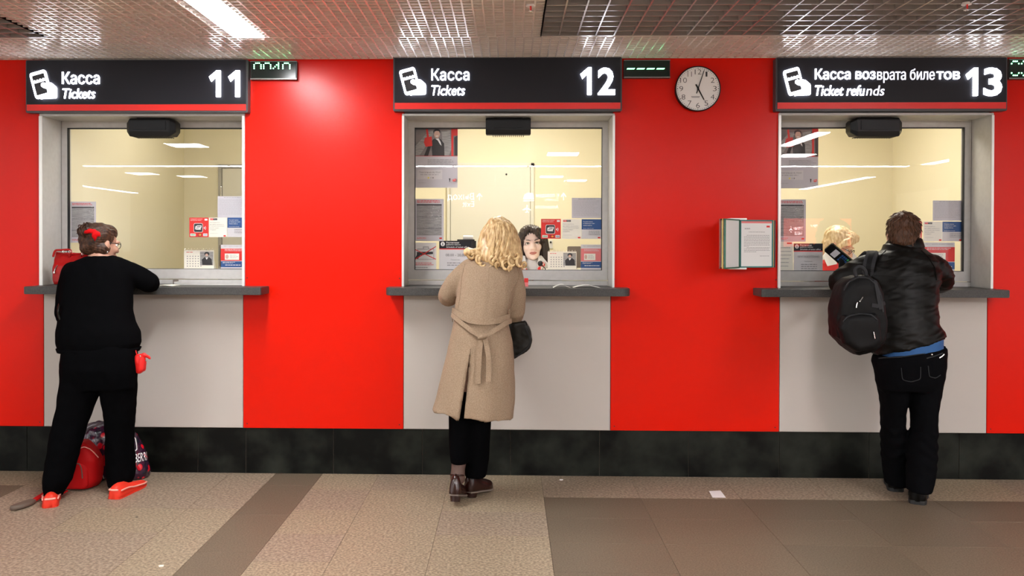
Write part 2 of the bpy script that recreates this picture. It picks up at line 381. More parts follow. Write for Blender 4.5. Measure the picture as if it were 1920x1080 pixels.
for q in WIN:
    n = q['n']; cx = sum(q['xo']) / 2
    X0, X1 = q['X']; O0, O1 = x_at(q['xo'][0], 5.285), x_at(q['xo'][1], 5.285)
    W = thing('window_%d' % n, ((X0 + X1) / 2, 5.4, ZS), kind='structure')
    MB().box(O0, X0, 5.285, YF, ZS, ZT + (X0 - O0)).build('reveal_side', M['alu'], W, bevel=.002)
    MB().box(X1, O1, 5.285, YF, ZS, ZT + (X0 - O0)).build('reveal_side', M['alu'], W, bevel=.002)
    MB().box(X0, X1, 5.285, YF, ZT, ZT + (X0 - O0)).build('reveal_head', M['alu'], W, bevel=.002)
    for xa, xb in ((O0 - .001, X0), (X1, O1 + .001)): MB().box(xa, xb, 5.281, 5.2855, ZS, ZT).build('edge_strip', M['alu_edge'], W, bevel=.001)
    g0, g1 = x_at(q['gl'][0], YF), x_at(q['gl'][1], YF)
    gt, gb = z_at(239, YF), z_at(506.5, YF); lip = z_at(526, YF)
    MB().box(X0, X1, YF, 5.56, gt, ZT).build('frame_rail', M['alu'], W, bevel=.002)
    MB().box(X0, g0, YF, 5.56, gb, gt).build('frame_stile', M['alu'], W, bevel=.002)
    MB().box(g1, X1, YF, 5.56, gb, gt).build('frame_stile', M['alu'], W, bevel=.002)
    MB().box(X0, X1, YF, 5.56, lip + .003, gb).build('frame_rail', M['alu'], W, bevel=.002)
    MB().box(X0, X1, YF - .004, 5.56, ZS, lip - .001).build('sill_strip', M['alu'], W, bevel=.002)
    gk = MB(); t = .007
    gk.box(g0, g1, YF + .004, 5.534, gt - t, gt).box(g0, g1, YF + .004, 5.534, gb, gb + .003)
    gk.box(g0, g0 + (t if n != 2 else .004), YF + .004, 5.534, gb, gt).box(g1 - (t if n != 2 else .004), g1, YF + .004, 5.534, gb, gt).build('gasket', M['gasket'], W)
    MB().box(g0 + .001, g1 - .001, 5.535, 5.541, gb + .001, gt - .001).build('glass_pane', M['glass'], W)
    q.update(g=(g0, g1, gb, gt), W=W)
    # shelf slab with rounded front corners
    s0, s1 = x_at(q['shelf'][0], 5.13, 545), x_at(q['shelf'][1], 5.13, 545)
    r = .06 if n == 2 else .012
    pts = []
    for c0, a0 in (((s0 + r, 5.12 + r), 180), ((s1 - r, 5.12 + r), 270)):
        for k in range(9):
            a = R(a0 + k * 90 / 8); pts.append((c0[0] + r * math.cos(a), c0[1] + r * math.sin(a), ZS - .046))
    pts += [(s1, YW, ZS - .046), (X1, YW, ZS - .046), (X1, YF + .02, ZS - .046), (X0, YF + .02, ZS - .046), (X0, YW, ZS - .046), (s0, YW, ZS - .046)]
    sh = MB().prism(pts, (0, 0, .046)).build('counter_shelf', M['shelf'], bevel=.003)
    tag(sh, ['dark grey stone counter shelf under the leftmost ticket window, red handbag on it',
             'dark grey stone counter shelf with rounded corners under the middle window',
             'dark grey stone counter shelf under the ticket refunds window, leather-jacketed person at it'][n - 1], 'counter shelf')
# ------------------------------------------------------------------ ticket booths behind the glass
YBK = 7.55
bx = [x_at(345, YBK), -1.25, 1.28, 3.35]
bf = MB().box(-3.3, 3.8, 5.57, 7.9, .0, .22).build('floor_booths', M['booth_floor'], kind='structure')
bc = MB().box(-3.3, 3.8, 5.57, 7.9, 2.78, 2.86).build('ceiling_booths', M['booth'], kind='structure')
bwl = MB().box(-3.3, 3.8, YBK, 7.7, .22, 2.78).build('wall_back', M['booth'], kind='structure')
MB().box(bx[0] - .1, bx[0], 5.57, YBK, .22, 2.78).build('wall_left', M['booth'], kind='structure')
MB().box(bx[3], bx[3] + .1, 5.57, YBK, .22, 2.78).build('wall_right', M['booth'], kind='structure')
for k in (1, 2): MB().box(bx[k] - .05, bx[k] + .05, 5.57, YBK, .22, 2.78).build('wall_partition', M['booth'], kind='structure')
def booth_door(n, px0, px1, pyt):
    x0, x1, zt = x_at(px0, YBK), (x_at(px1, YBK) if px1 else None), z_at(pyt, YBK)
    if x1 is None: x1 = x0 + .78
    D = thing('door_%d' % n, ((x0 + x1) / 2, YBK, .22), kind='structure')
    f = MB().box(x0, x0 + .03, YBK - .03, YBK, .22, zt).box(x1 - .03, x1, YBK - .03, YBK, .22, zt).box(x0, x1, YBK - .03, YBK, zt - .03, zt)
    f.build('door_frame', M['booth_line'] if n == 1 else M['booth_d'], D, bevel=.003)
    MB().box(x0 + .034, x1 - .034, YBK - .02, YBK - .002, .225, zt - .034).build('door_leaf', M['booth_d'], D, bevel=.002)
    hd = MB().box(x1 - .09, x1 - .06, YBK - .026, YBK - .019, 1.2, 1.36).tube([(x1 - .075, YBK - .02, 1.3), (x1 - .075, YBK - .06, 1.3), (x1 - .17, YBK - .06, 1.3)], .008, 8)
    hd.build('door_handle', M['metal'], D)
    hg = MB()
    for z in (.5, 1.3, zt - .25): hg.tube([(x0 + .028, YBK - .032, z - .05), (x0 + .028, YBK - .032, z + .05)], .007, 8)
    hg.build('hinges', M['metal'], D, kind='stuff')
    MB().tube([((x0 + x1) / 2 + .14, YBK - .021, zt - .1), ((x0 + x1) / 2 + .14, YBK - .026, zt - .1)], .008, 12).build('spyhole', M['blackm'], D)
booth_door(1, 411, None, 309)
booth_door(2, 838, 1001, 306)
for k in range(3):
    cxx = [-2.05, .0, 2.2][k]
    lp = thing('ceiling_panel_lamp', (cxx, 6.35, 2.775), ['square ceiling lamp inside the leftmost ticket booth', 'square ceiling lamp inside the middle ticket booth', 'square ceiling lamp inside the ticket refunds booth'][k], 'lamp')
    MB().box(cxx - .31, cxx + .31, 6.04, 6.66, 2.755, 2.779).build('case', M['lamp_case'], lp)
    MB().box(cxx - .29, cxx + .29, 6.06, 6.64, 2.75, 2.756).build('diffuser', M['booth_lamp'], lp)
    ld = bpy.data.lights.new('booth_light', 'AREA'); ld.shape = 'SQUARE'; ld.size = .56; ld.energy = BOOTH[k]; ld.color = (1, .95, .84)
    lo = bpy.data.objects.new('booth_light', ld); COL.objects.link(lo); lo.parent = lp; lo.location = (0, 0, -.03)
    # inner desk at the window
    a, b = (bx[k] + (.05 if k else 0)), (bx[k + 1] - (.05 if k < 2 else 0))
    dk = MB().box(a + .005, b - .005, 5.575, 6.0, 1.215, 1.25).build('inner_desk', M['booth_d'], bevel=.003)
    tag(dk, ['inner desk behind the leftmost window glass', 'inner desk behind the middle window glass, clerk seated at it', 'inner desk behind the ticket refunds window glass'][k], 'desk')
    lg = MB()
    for xx in (a + .05, b - .05): MB().box(xx - .02, xx + .02, 5.6, 5.98, .22, 1.215).build('leg', M['booth_line'], dk)
# ------------------------------------------------------------------ hall shell and lattice ceiling
hall = MB().box(-9, 9, -9, 2.45, 2.60, 2.66).build('ceiling', M['grid'], kind='structure')
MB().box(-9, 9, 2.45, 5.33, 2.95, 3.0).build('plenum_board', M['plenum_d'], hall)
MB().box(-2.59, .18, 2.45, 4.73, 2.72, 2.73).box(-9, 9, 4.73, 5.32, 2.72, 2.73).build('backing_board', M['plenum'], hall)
ZC = 2.585
MB().box(-9, 9, -9.1, -9, 0, 2.66).build('wall_rear_blocker', mat('rear_blocker', (.16, .15, .145), .8), kind='structure')  # unseen dark wall, added to block world light and cut reflected haze
def lattice(name, x0, x1, y0, y1, cell, m, hgt=.04, t=.0075, skip=None):
    mb = MB(); nx = int(round((x1 - x0) / cell)); ny = int(round((y1 - y0) / cell))
    for i in range(nx + 1):
        x = x0 + i * cell
        if skip and skip[0] < x < skip[1]:
            mb.box(x - t / 2, x + t / 2, skip[3], y1, ZC, ZC + hgt) if skip[3] < y1 else None
            continue
        mb.box(x - t / 2, x + t / 2, y0, y1, ZC, ZC + hgt)
    for j in range(ny + 1):
        y = y0 + j * cell
        segs = [(x0, x1)] if not (skip and skip[2] < y < skip[3]) else [(x0, skip[0]), (skip[1], x1)]
        for a, b in segs: mb.box(a, b, y - t / 2, y + t / 2, ZC + .001, ZC + hgt - .001)
    return mb.build(name, m, hall, kind='stuff', fix=False)
lamp_x = (x_at(440, 4.71, 62), x_at(497, 4.71, 62))
lattice('fine_lattice', -8.97, 8.98, 4.728, 5.278, .05, M['grid'])
lattice('fine_lattice', -2.58, .17, 2.47, 4.72, .05, M['grid'], skip=(lamp_x[0], lamp_x[1], 2.4, 4.71))
lattice('coarse_lattice', .17, 8.97, 2.5, 4.70, .1, M['gridd'], hgt=.05)
lattice('coarse_lattice', -8.98, -2.58, 2.5, 4.70, .1, M['gridd'], hgt=.05)
def lamp(x0, x1, y0, y1, label, z=ZC):
    l = thing('ceiling_lamp', ((x0 + x1) / 2, (y0 + y1) / 2, z), label, 'lamp')
    MB().box(x0, x1, y0, y1, z, z + .07).build('case', M['lamp_case'], l)
    MB().box(x0 + .004, x1 - .004, y0 + .004, y1 - .004, z - .004, z).build('diffuser', M['lamp'], l)
    return l
lamp(lamp_x[0], lamp_x[1], 3.45, 4.71, 'long linear ceiling lamp set in the lattice left of window twelve')
G = 'ceiling lamps behind the viewpoint'
k = 0
for i in range(11):
    l = lamp(-6.4 + i * 1.115, -6.4 + i * 1.115 + 1.09, -1.68, -1.52, 'linear hall lamp behind the viewpoint, %s from the left in the long row' % ('first second third fourth fifth sixth seventh eighth ninth tenth eleventh'.split()[i])); l['group'] = G
for nm, (xa, ya, yb) in zip(('far left rear', 'right front', 'right rear', 'left front', 'right central'), ((-8.7, -8.6, -6), (5.97, -1.3, -.4), (6.15, -7, -3.6), (-6.1, 1.2, 2.4), (3.2, 1.0, 2.3))):
    l = lamp(xa - .08, xa + .08, ya, yb, 'linear hall lamp behind the viewpoint running front to back, the %s one' % nm); l['group'] = G
for nm, (xa, ya) in zip(('front left', 'front middle', 'rear middle', 'rear right', 'far left', 'left rear', 'front right', 'rearmost left'), ((-3.79, 1.13), (.68, .13), (.72, -3.6), (1.2, -4.5), (-6.1, -3), (-5.5, -3.6), (3.7, -.04), (-3.4, -5.2))):
    l = lamp(xa - .2, xa + .2, ya - .2, ya + .2, 'square hall lamp behind the viewpoint, the %s one' % nm); l['group'] = G
lamp(.56, .80, 3.62, 3.86, 'square spot lamp above the coarse lattice near window twelve', ZC + .06)
lamp(3.0, 3.24, 3.3, 3.54, 'square spot lamp above the coarse lattice near the refunds window', ZC + .06)
# sprinklers
for px, py, Y, lb in ((995, 10, 4.1, 'small white ceiling sprinkler with red bulb on the fine lattice'), (1812, 10, 4.1, 'small ceiling sprinkler under the dark coarse lattice at top right')):
    p = at(px, py, Y); p.z = ZC
    s = thing('sprinkler', p, lb, 'sprinkler')
    MB().tube([p + Vector((0, 0, .006)), p - Vector((0, 0, .004))], .022, 16, False).build('rose', M['lamp_case'], s)
    MB().tube([p, p - Vector((0, 0, .025))], .006, 8).tube([p - Vector((0, 0, .028)), p - Vector((0, 0, .03))], .013, 12, False).build('nozzle', M['metal'], s)
    MB().tube([p + Vector((0, -.008, -.006)), p + Vector((0, -.008, -.022))], .004, 8).build('bulb', M['redink'], s)
# hanging guide signs behind the viewpoint, seen mirrored in the panes
def guide(px, py, d, wpx, hpx, lines, m_board, label):
    Yv = d; Y = 2 * 5.538 - d
    c = at(px, py, Yv); k = d / F; w2, h2 = wpx * k / 2, hpx * k / 2
    g = thing('hanging_sign', (c.x, Y, c.z), label, 'sign')
    MB().box(c.x - w2, c.x + w2, Y - .12, Y, c.z - h2, c.z + h2).build('board', m_board, g, bevel=.004)
    for sx in (-.7, .7): MB().tube([(c.x + sx * w2, Y - .06, c.z + h2), (c.x + sx * w2, Y - .06, 2.6)], .012, 8).build('hanger', M['metal'], g)
    for (s, a, b, t, u) in lines:     # pixel box of the mirrored lettering, as seen in the pane
        xa, xb = at(a, t, Yv).x, at(b, t, Yv).x; z1, z0 = at(a, t, Yv).z, at(a, u, Yv).z
        if isinstance(s, str):
            me = text_mesh(s, .0, 0); n = len(me.vertices); co = np.empty(n * 3, 'f'); me.vertices.foreach_get('co', co); co = co.reshape(-1, 3)
            lo, hi = co.min(0), co.max(0)
            X = xb - (co[:, 0] - lo[0]) / (hi[0] - lo[0]) * (xb - xa); Z = z0 + (co[:, 1] - lo[1]) / (hi[1] - lo[1]) * (z1 - z0)
            new = np.stack([X - c.x, np.full(n, .003), Z - c.z], 1).astype('f'); me.vertices.foreach_set('co', new.ravel()); me.update()
            link('lettering', me, M['guide_letters'], g)
        else:
            for poly in s:
                MB().prism([(xb - u_ * (xb - xa), Y + .002, z0 + v_ * (z1 - z0)) for u_, v_ in poly], (0, .002, 0)).build('pictogram', M['guide_letters'], g)
M['guide_letters'] = mat('guide_sign_letters', (1, 1, 1), .5, emit=16)
M['guide_red'] = mat('guide_sign_red', (.8, .05, .03), .5, emit=5, ecol=(.9, .08, .03))
arrow = [[(.44, 0), (.56, 0), (.56, .7), (.44, .7)], [(.5, 1), (0, .5), (.16, .42), (.5, .76), (.84, .42), (1, .5)]]
plane = [[(.45, 1), (.55, 1), (.58, .65), (1, .38), (1, .28), (.58, .42), (.56, .18), (.7, .08), (.7, 0), (.5, .05), (.3, 0), (.3, .08), (.44, .18), (.42, .42), (0, .28), (0, .38), (.42, .65)]]
train = [[(0, .25), (.0, .7), (.15, .95), (.5, 1), (.85, .8), (1, .45), (.95, .25)], [(0, .05), (1, .05), (1, .14), (0, .14)]]
guide(862, 380, 13.4, 190, 60, [('Выход', 839, 889, 362, 377), ('Exit', 867, 889, 377, 388), (arrow, 893, 905, 362, 375)], M['sign'], 'hanging exit sign in the hall behind the viewpoint')
guide(1020, 380, 13.4, 120, 60, [('К поездам', 1005, 1048, 362, 371), ('To trains', 1022, 1048, 371, 377), (arrow, 1051, 1062, 361, 375), (train, 981, 1001, 361, 378), (plane, 980, 996, 384, 399), ('Авиакасса', 1004, 1047, 384, 391)], M['sign'], 'hanging trains sign in the hall behind the viewpoint')
guide(1535, 436, 12.6, 120, 52, [('Аэроэкспресс', 1520, 1546, 420, 427), ('Мобильная', 1488, 1505, 424, 431), ('касса', 1490, 1504, 434, 440), (plane, 1480, 1486, 424, 436), (train, 1562, 1570, 418, 426)], M['guide_red'], 'red hanging sign in the hall behind the viewpoint')
# ------------------------------------------------------------------ lit signs over the windows
def box_sign(x0, x1, label, num):
    Y0, Y1 = 5.235, YW
    X0, X1 = x_at(x0, Y0, 160), x_at(x1, Y0, 160); zc = at((x0 + x1) / 2, 110, Y0).z
    yt = {11: (112, 211), 12: (107.5, 208), 13: (107.5, 207.5)}[num]
    mx = (x0 + x1) / 2
    zt, zb = at(mx, yt[0], Y0).z, at(mx, yt[1], Y0).z
    s = thing('lightbox_sign', ((X0 + X1) / 2, Y1, zb), label, 'sign')
    MB().box(X0, X1, Y0 + .004, Y1, zb, zt).build('case', M['sign_rim'], s, bevel=.004)
    MB().box(X0 + .01, X1 - .01, Y0, Y0 + .006, zb + .052, zt - .004).build('front_panel', M['sign'], s)
    MB().box(X0 + .01, X1 - .01, Y0 - .001, Y0 + .006, zb + .012, zb + .050).build('red_stripe', M['sign_red'], s)
    return s, Y0
def icon(s, Y, x0, x1, y0, y1):
    a, b = at(x0, y1, Y), at(x1, y0, Y); wd, ht = b.x - a.x, b.z - a.z
    def P(u, v): return (a.x + u * wd, a.z + v * ht)
    th = R(15); ct, st = math.cos(th), math.sin(th)
    def tk(u, v):    # ticket coordinates, rotated
        du, dv = (u - .5) * .62, (v - .5) * .96
        return P(.38 + du * ct - dv * st, .53 + du * st + dv * ct)
    def pr(pts, Ya, th_): return [(p[0], Ya, p[1]) for p in pts]
    outer = [tk(u, v) for u, v in rpoly(0, 1, 0, 1, .13)]
    MB().prism(pr(outer, Y, 0), (0, -.008, 0)).build('pictogram_ticket', M['letters'], s)
    holes = [rpoly(.13, .87, .66, .88, .03), rpoly(.13, .87, .12, .58, .03)]
    for h in holes: MB().prism(pr([tk(u, v) for u, v in h], Y - .0075, 0), (0, -.0025, 0)).build('pictogram_window', M['cut'], s)
    for k in range(4):
        u = .22 + .18 * k; MB().prism(pr([tk(p, q) for p, q in rpoly(u - .05, u + .05, .60, .69, .03, 3)], Y - .0078, 0), (0, -.004, 0)).build('pictogram_dot', M['letters'], s)
    hand = [(.42, .55), (.50, .60), (.58, .57), (.66, .60), (.80, .58), (.97, .44), (1.0, .38), (1.0, .06), (.96, .02), (.55, .01), (.40, -.01), (.44, .06), (.62, .12), (.66, .22), (.64, .36), (.50, .40), (.42, .46)]
    MB().prism(pr([P(*p) for p in hand], Y - .006, 0), (0, -.006, 0)).build('pictogram_hand', M['letters'], s)
def letters(s, name, txt, x0, x1, y0, y1, Y, m=None, bold=.004, shear=0):
    p, q = at(x0, (y0 + y1) / 2, Y), at(x1, (y0 + y1) / 2, Y)
    mx = (x0 + x1) / 2
    put_text(name, txt, m or M['letters'], s, p.x, q.x, at(mx, y1, Y).z, at(mx, y0, Y).z, Y - .0005, depth=.012, bold=bold, shear=shear)
def digit_one(s, Y, x0, x1, y0, y1):
    p, q = at(x0, y1, Y), at(x1, y0, Y); wd, ht = q.x - p.x, q.z - p.z
    pts = [(.62, 0), (1, 0), (1, 1), (.68, 1), (0, .76), (.18, .58), (.62, .76)]
    MB().prism([(p.x + u * wd, Y - .0005, p.z + v * ht) for u, v in pts], (0, -.012, 0)).build('number', M['letters'], s)
s, Y = box_sign(47, 464, 'dark lightbox ticket sign with number 11 over the leftmost window', 11)
icon(s, Y, 58, 108, 134, 186)
letters(s, 'lettering', 'Касса', 117, 187, 135, 158, Y); letters(s, 'lettering', 'Tickets', 118, 179, 166, 185, Y, shear=.2)
digit_one(s, Y, 393, 414, 132.5, 182); digit_one(s, Y, 429, 450, 132.5, 182)
s, Y = box_sign(737, 1166.5, 'dark lightbox ticket sign with number 12 over the middle window', 12)
icon(s, Y, 750, 799, 129, 179)
letters(s, 'lettering', 'Касса', 809, 880, 129, 151, Y); letters(s, 'lettering', 'Tickets', 809, 872, 160, 179, Y, shear=.2)
digit_one(s, Y, 1088, 1109, 127, 178); letters(s, 'number', '2', 1121, 1153, 127, 178, Y, bold=.028)
s, Y = box_sign(1455, 1890, 'dark lightbox ticket refunds sign with number 13', 13)
icon(s, Y, 1469, 1519, 129, 180)
letters(s, 'lettering', 'Касса воз', 1528, 1641, 129, 149, Y); letters(s, 'lettering', 'врата биле', 1644.5, 1752, 129, 155.5, Y, M['letters2'], .002); letters(s, 'lettering', 'тов', 1756, 1799, 134, 149, Y)
letters(s, 'lettering', 'Ticket refu', 1528, 1621, 160, 179.5, Y, shear=.2); letters(s, 'lettering', 'nds', 1623.5, 1658, 160.5, 179.5, Y, M['letters2'], .002, .2)
digit_one(s, Y, 1810, 1832, 127.5, 180); letters(s, 'number', '3', 1844, 1878, 127, 180.5, Y, bold=.028)
# ------------------------------------------------------------------ green dot displays
FONT = {'0t': ['.XXX.', 'X...X', 'X...X', 'X...X'], '4t': ['...X.', '..XX.', '.X.X.', 'X..X.'], '-': ['XXXXX'], '0': ['.XXX.', 'X...X', '.....', '.....', '.....', 'X...X', '.XXX.'], '2': ['.XXX.', 'X...X', '.....', '.....', '.....', 'X....', 'XXXXX']}
def display(x0, x1, y0, y1, label, chars, cx0, cw, cyt, rowh, slant=0):
    Y0 = 5.262
    X0, X1 = x_at(x0, Y0, 130), x_at(x1, Y0, 130); mx = (x0 + x1) / 2; z1, z0 = at(mx, y0, Y0).z, at(mx, y1, Y0).z
    d = thing('led_display', ((X0 + X1) / 2, YW, z0), label, 'display')
    MB().box(X0, X1, Y0 + .006, YW, z0, z1).build('case', M['led_case'], d, bevel=.002)
    MB().box(X0 + .006, X1 - .006, Y0 + .002, Y0 + .007, z0 + .008, z1 - .006).build('screen', M['led_face'], d)
    MB().box(X0, X1, Y0, Y0 + .008, z0, z0 + .008).box(X0, X1, Y0, Y0 + .008, z1 - .005, z1).build('rim', M['led_rim'], d, bevel=.001)
    dots = MB()
    for i, ch in enumerate(chars):
        for r_, row in enumerate(FONT[ch]):
            for c_, v in enumerate(row):
                if v != 'X': continue
                px = cx0 + i * cw + c_ * cw * (.62 if ch == '-' else .72) / 4; py = cyt + r_ * rowh
                p = at(px, py, Y0 + .0015); rr = .0036
                hx = [(rr * math.cos(k * math.pi / 3), rr * math.sin(k * math.pi / 3) * 1.15) for k in range(6)]
                dots.prism([(p.x + a + slant * b, p.y, p.z + b) for a, b in hx], (0, -.003, 0))
    dots.build('led_dots', M['led'], d, kind='stuff')
    return d
display(469, 556, 114, 149, 'green dot display beside the number 11 sign showing upper halves of digits', ['0t', '0t', '4t', '0t'], 476.5, 18, 118.5, 3.3)
display(1170, 1257, 112, 146, 'green dot display beside the number 12 sign showing only dashes', ['-', '-', '-', '-'], 1177, 18.6, 129, 3, 1.1)
display(1892, 1978, 110, 148, 'green dot display beside the number 13 sign, cut by the right edge', ['0', '0', '0', '0'], 1896.5, 19, 115, 4.4)
# ------------------------------------------------------------------ wall clock
c = at(1309, 166, 5.255); r = 42.5 * 5.255 / F
ck = thing('wall_clock', (c.x, YW, c.z), 'round white wall clock with black rim, hanging right of the middle window', 'clock')
def disc(y, rad, n=64, cx=c.x, cz=c.z): return [(cx + rad * math.cos(2 * math.pi * k / n), y, cz + rad * math.sin(2 * math.pi * k / n)) for k in range(n)]
MB().loft([disc(YW, r * .97), disc(5.262, r), disc(5.253, r * .985), disc(5.252, r * .955), disc(5.259, r * .945)]).build('rim', M['black'], ck, smooth=False)
MB().prism(disc(5.2588, r * .95), (0, .003, 0)).build('dial', M['white'], ck)
rd = r * .95
for n in range(1, 13):
    a = R(90 - 30 * n); x, z = c.x + rd * .77 * math.cos(a), c.z + rd * .77 * math.sin(a)
    wd = rd * (.085 if n < 10 else .15) * (.5 if n == 1 else 1) * (.62 if n == 11 else 1)
    put_text('numeral', str(n), M['ink'], ck, x - wd, x + wd, z - rd * .115, z + rd * .115, 5.2582, bold=-.012)
dm = MB()
for n in range(60):
    a = R(6 * n); x, z = c.x + rd * .94 * math.cos(a), c.z + rd * .94 * math.sin(a); q = .0022 if n % 5 else .0034
    dm.prism([(x + q * math.cos(k * 1.047), 5.2583, z + q * math.sin(k * 1.047)) for k in range(6)], (0, .0004, 0))
dm.build('minute_dots', M['ink'], ck, kind='stuff')
def hand(deg, l, back, wd, y, name):
    a = R(90 - deg); d = Vector((math.cos(a), 0, math.sin(a))); n = Vector((-d.z, 0, d.x)); o = Vector((c.x, y, c.z))
    MB().prism([o - d * back - n * wd, o + d * l * .9 - n * wd * .7, o + d * l, o + d * l * .9 + n * wd * .7, o - d * back + n * wd], (0, -.0015, 0)).build(name, M['black'], ck)
hand(152, rd * .62, rd * .22, .0042, 5.256, 'hour_hand'); hand(18, rd * .92, rd * .24, .003, 5.254, 'minute_hand')
MB().prism(disc(5.252, .006, 16), (0, .006, 0)).build('hub', M['black'], ck)
lm = MB()
for z, wd in ((-.36, .2), (-.405, .18)): lm.box(c.x - .02 - wd * rd * .8, c.x - .02 + wd * rd * 1.2, 5.2582, 5.2586, c.z + z * rd - .0018, c.z + z * rd + .0018)
lm.build('maker_line', M['greyink'], ck)
# ------------------------------------------------------------------ speaker boxes hanging in the window heads
def speaker(x0, x1, y0, y1, label, ends):
    Yc = 5.40
    X0, X1 = x_at(x0, 5.37, 240), x_at(x1, 5.37, 240); mx = (x0 + x1) / 2; z1, z0 = ZT, at(mx, y1, 5.35).z
    h = z1 - z0; s = thing('intercom_speaker', ((X0 + X1) / 2, Yc, z1), label, 'speaker')
    prof = [(5.34, z0), (5.47, z0 + .01), (5.47, z1 - .006), (5.345, z1 - .006), (5.33, z1 - .02), (5.332, z0 + .03)]
    e = .03 if ends else .004
    cx = (X0 + X1) / 2; cy = 5.41; czm = z0 + h * .55
    rings = []
    for x, k in ((X0, .55 if ends else .97), (X0 + e, 1), (X1 - e, 1), (X1, .55 if ends else .97)):
        rings.append([(x, cy + (p[0] - cy) * (k if ends else 1), czm + (p[1] - czm) * k) for p in prof])
    MB().loft(rings).build('housing', M['black'], s, bevel=.003)
    MB().box(X0 + .05, X1 - .05, 5.326, 5.3335, z0 + .04, z1 - .025).build('front_window', M['black'], s, bevel=.002)
    MB().box(cx - .09, cx + .09, 5.36, 5.44, z1 - .007, z1).build('mounting_plate', M['blackm'], s)
    gr = MB()
    for k in range(16): gr.box(X0 + .045 + k * (X1 - X0 - .09) / 15 - .002, X0 + .045 + k * (X1 - X0 - .09) / 15 + .002, 5.345, 5.45, z0 - .001, z0 + .004)
    gr.build('grille_bars', M['blackm'], s, kind='stuff')
speaker(238, 330, 223, 256, 'black intercom box hanging in the head of the leftmost window', True)
speaker(911, 995, 221, 253, 'black square-ended intercom box in the head of the middle window', False)
speaker(1594, 1691, 223, 256, 'black intercom box hanging in the head of the refunds window', True)
# ------------------------------------------------------------------ flip folder on the wall
fr = thing('flip_folder', at(1400, 500, YW), 'wall-mounted flip folder of framed information pages between middle and refunds windows', 'folder')
sx = at(1383, 455, 5.17)
ztop, zbot = at(1383, 411, 5.17).z, at(1383, 503, 5.17).z
MB().box(sx.x - .05, sx.x + .05, 5.15, YW, ztop - .004, ztop + .006).build('bracket', M['alu_edge'], fr, bevel=.002)
MB().box(sx.x - .05, sx.x + .05, 5.15, YW, zbot - .006, zbot + .004).build('bracket', M['alu_edge'], fr, bevel=.002)
MB().box(sx.x - .06, sx.x + .06, YW - .012, YW, zbot, ztop).build('back_plate', M['alu'], fr)
M['fgreen'] = mat('folder_green', (.01, .12, .07), .4); M['fteal'] = mat('folder_teal', (.01, .16, .15), .4); M['fyel'] = mat('folder_yellow', (.62, .42, .12), .4); M['fblack'] = mat('folder_dark', (.015, .03, .035), .4); M['fred'] = mat('folder_red', (.25, .03, .02), .4)
def leaf_panel(hx, hy, ang, wd, z0, z1, m, page=True, text=None, label=None):
    d = Vector((math.cos(ang), math.sin(ang), 0)); n = Vector((d.y, -d.x, 0))     # n faces the viewer
    o = Vector((hx, hy, 0)); t = .004
    def P(u, v, k): return o + d * u + n * k + Vector((0, 0, v))
    def slab(mb, u0, u1, v0, v1, k0, k1): return mb.add([P(u0,v0,k0),P(u1,v0,k0),P(u1,v1,k0),P(u0,v1,k0),P(u0,v0,k1),P(u1,v0,k1),P(u1,v1,k1),P(u0,v1,k1)], [(0,1,2,3),(4,7,6,5),(0,4,5,1),(1,5,6,2),(2,6,7,3),(3,7,4,0)])
    b = .008; f = MB()
    slab(f, 0, wd, z0, z0 + b, -t, t); slab(f, 0, wd, z1 - b, z1, -t, t); slab(f, 0, b * .8, z0, z1, -t, t); slab(f, wd - b, wd, z0, z1, -t, t)
    f.build('page_frame', m, fr)
    slab(MB(), b * .8, wd - b, z0 + b, z1 - b, -.001, .001).build('page', M['white'], fr)
    if text:
        hd = MB(); slab(hd, b * .8, wd - b, z1 - b - .012, z1 - b, .0012, .0016); hd.build('page_header', M['pinkink'], fr)
        lg = MB(); slab(lg, wd * .80, wd * .90, z1 - .045, z1 - .034, .0012, .0016); lg.build('red_logo', M['redink'], fr)
        L = MB(); rnd = random.Random(3)
        rows = [(z1 - .052 - k * .008, .14, .30) for k in (0, .5)] + [(z1 - .074, .26, .76)]
        rows += [(z1 - .094 - k * .0083, .12 if k not in (0, 9) else .2, .9) for k in range(8)] + [(z1 - .094 - 8 * .0083, .12, .26)] + [(z1 - .094 - k * .0083, .12 if k != 9 else .2, .9) for k in (9, 10, 11)] + [(z1 - .094 - 12 * .0083, .12, .5), (z1 - .094 - 15 * .0083, .6, .9)]
        for z, a, e in rows:
            u = a * wd
            while u < e * wd - .004:
                ln = rnd.uniform(.006, .016); ln = min(ln, e * wd - u); slab(L, u, u + ln, z, z + .0026, .0012, .0015); u += ln + .0025
        L.build('print_lines', M['greyink'], fr, kind='stuff')
w1 = .225
zr0, zr1 = zbot + .004, ztop - .004
hx = sx.x + .004
leaf_panel(hx + .006, 5.155, R(14), .219, zr0, zr1, M['fteal'], text=True)
leaf_panel(hx + .004, 5.172, R(14), .232, zr0, zr1, M['fyel'])
leaf_panel(hx + .002, 5.19, R(13), .248, zr0, zr1, M['fblack'])
for k, (a, hy, m_, wd) in enumerate([(R(115 + 75), 5.15, M['fgreen'], .0)]): pass
def left_panel(px0, px1, Y0, m):
    a = at(px0, 457, Y0 - .20); d = Vector((a.x - hx, a.y - Y0, 0)); wd = d.length
    ang = math.atan2(-d.y, -d.x)
    leaf_panel(hx + d.x, Y0 + d.y, ang, wd, zr0 - .002, zr1 + .002, m)
left_panel(1359, 0, 5.15, M['fgreen'])
left_panel(1354.5, 0, 5.17, M['fyel'])
left_panel(1349.5, 0, 5.19, M['fred'])
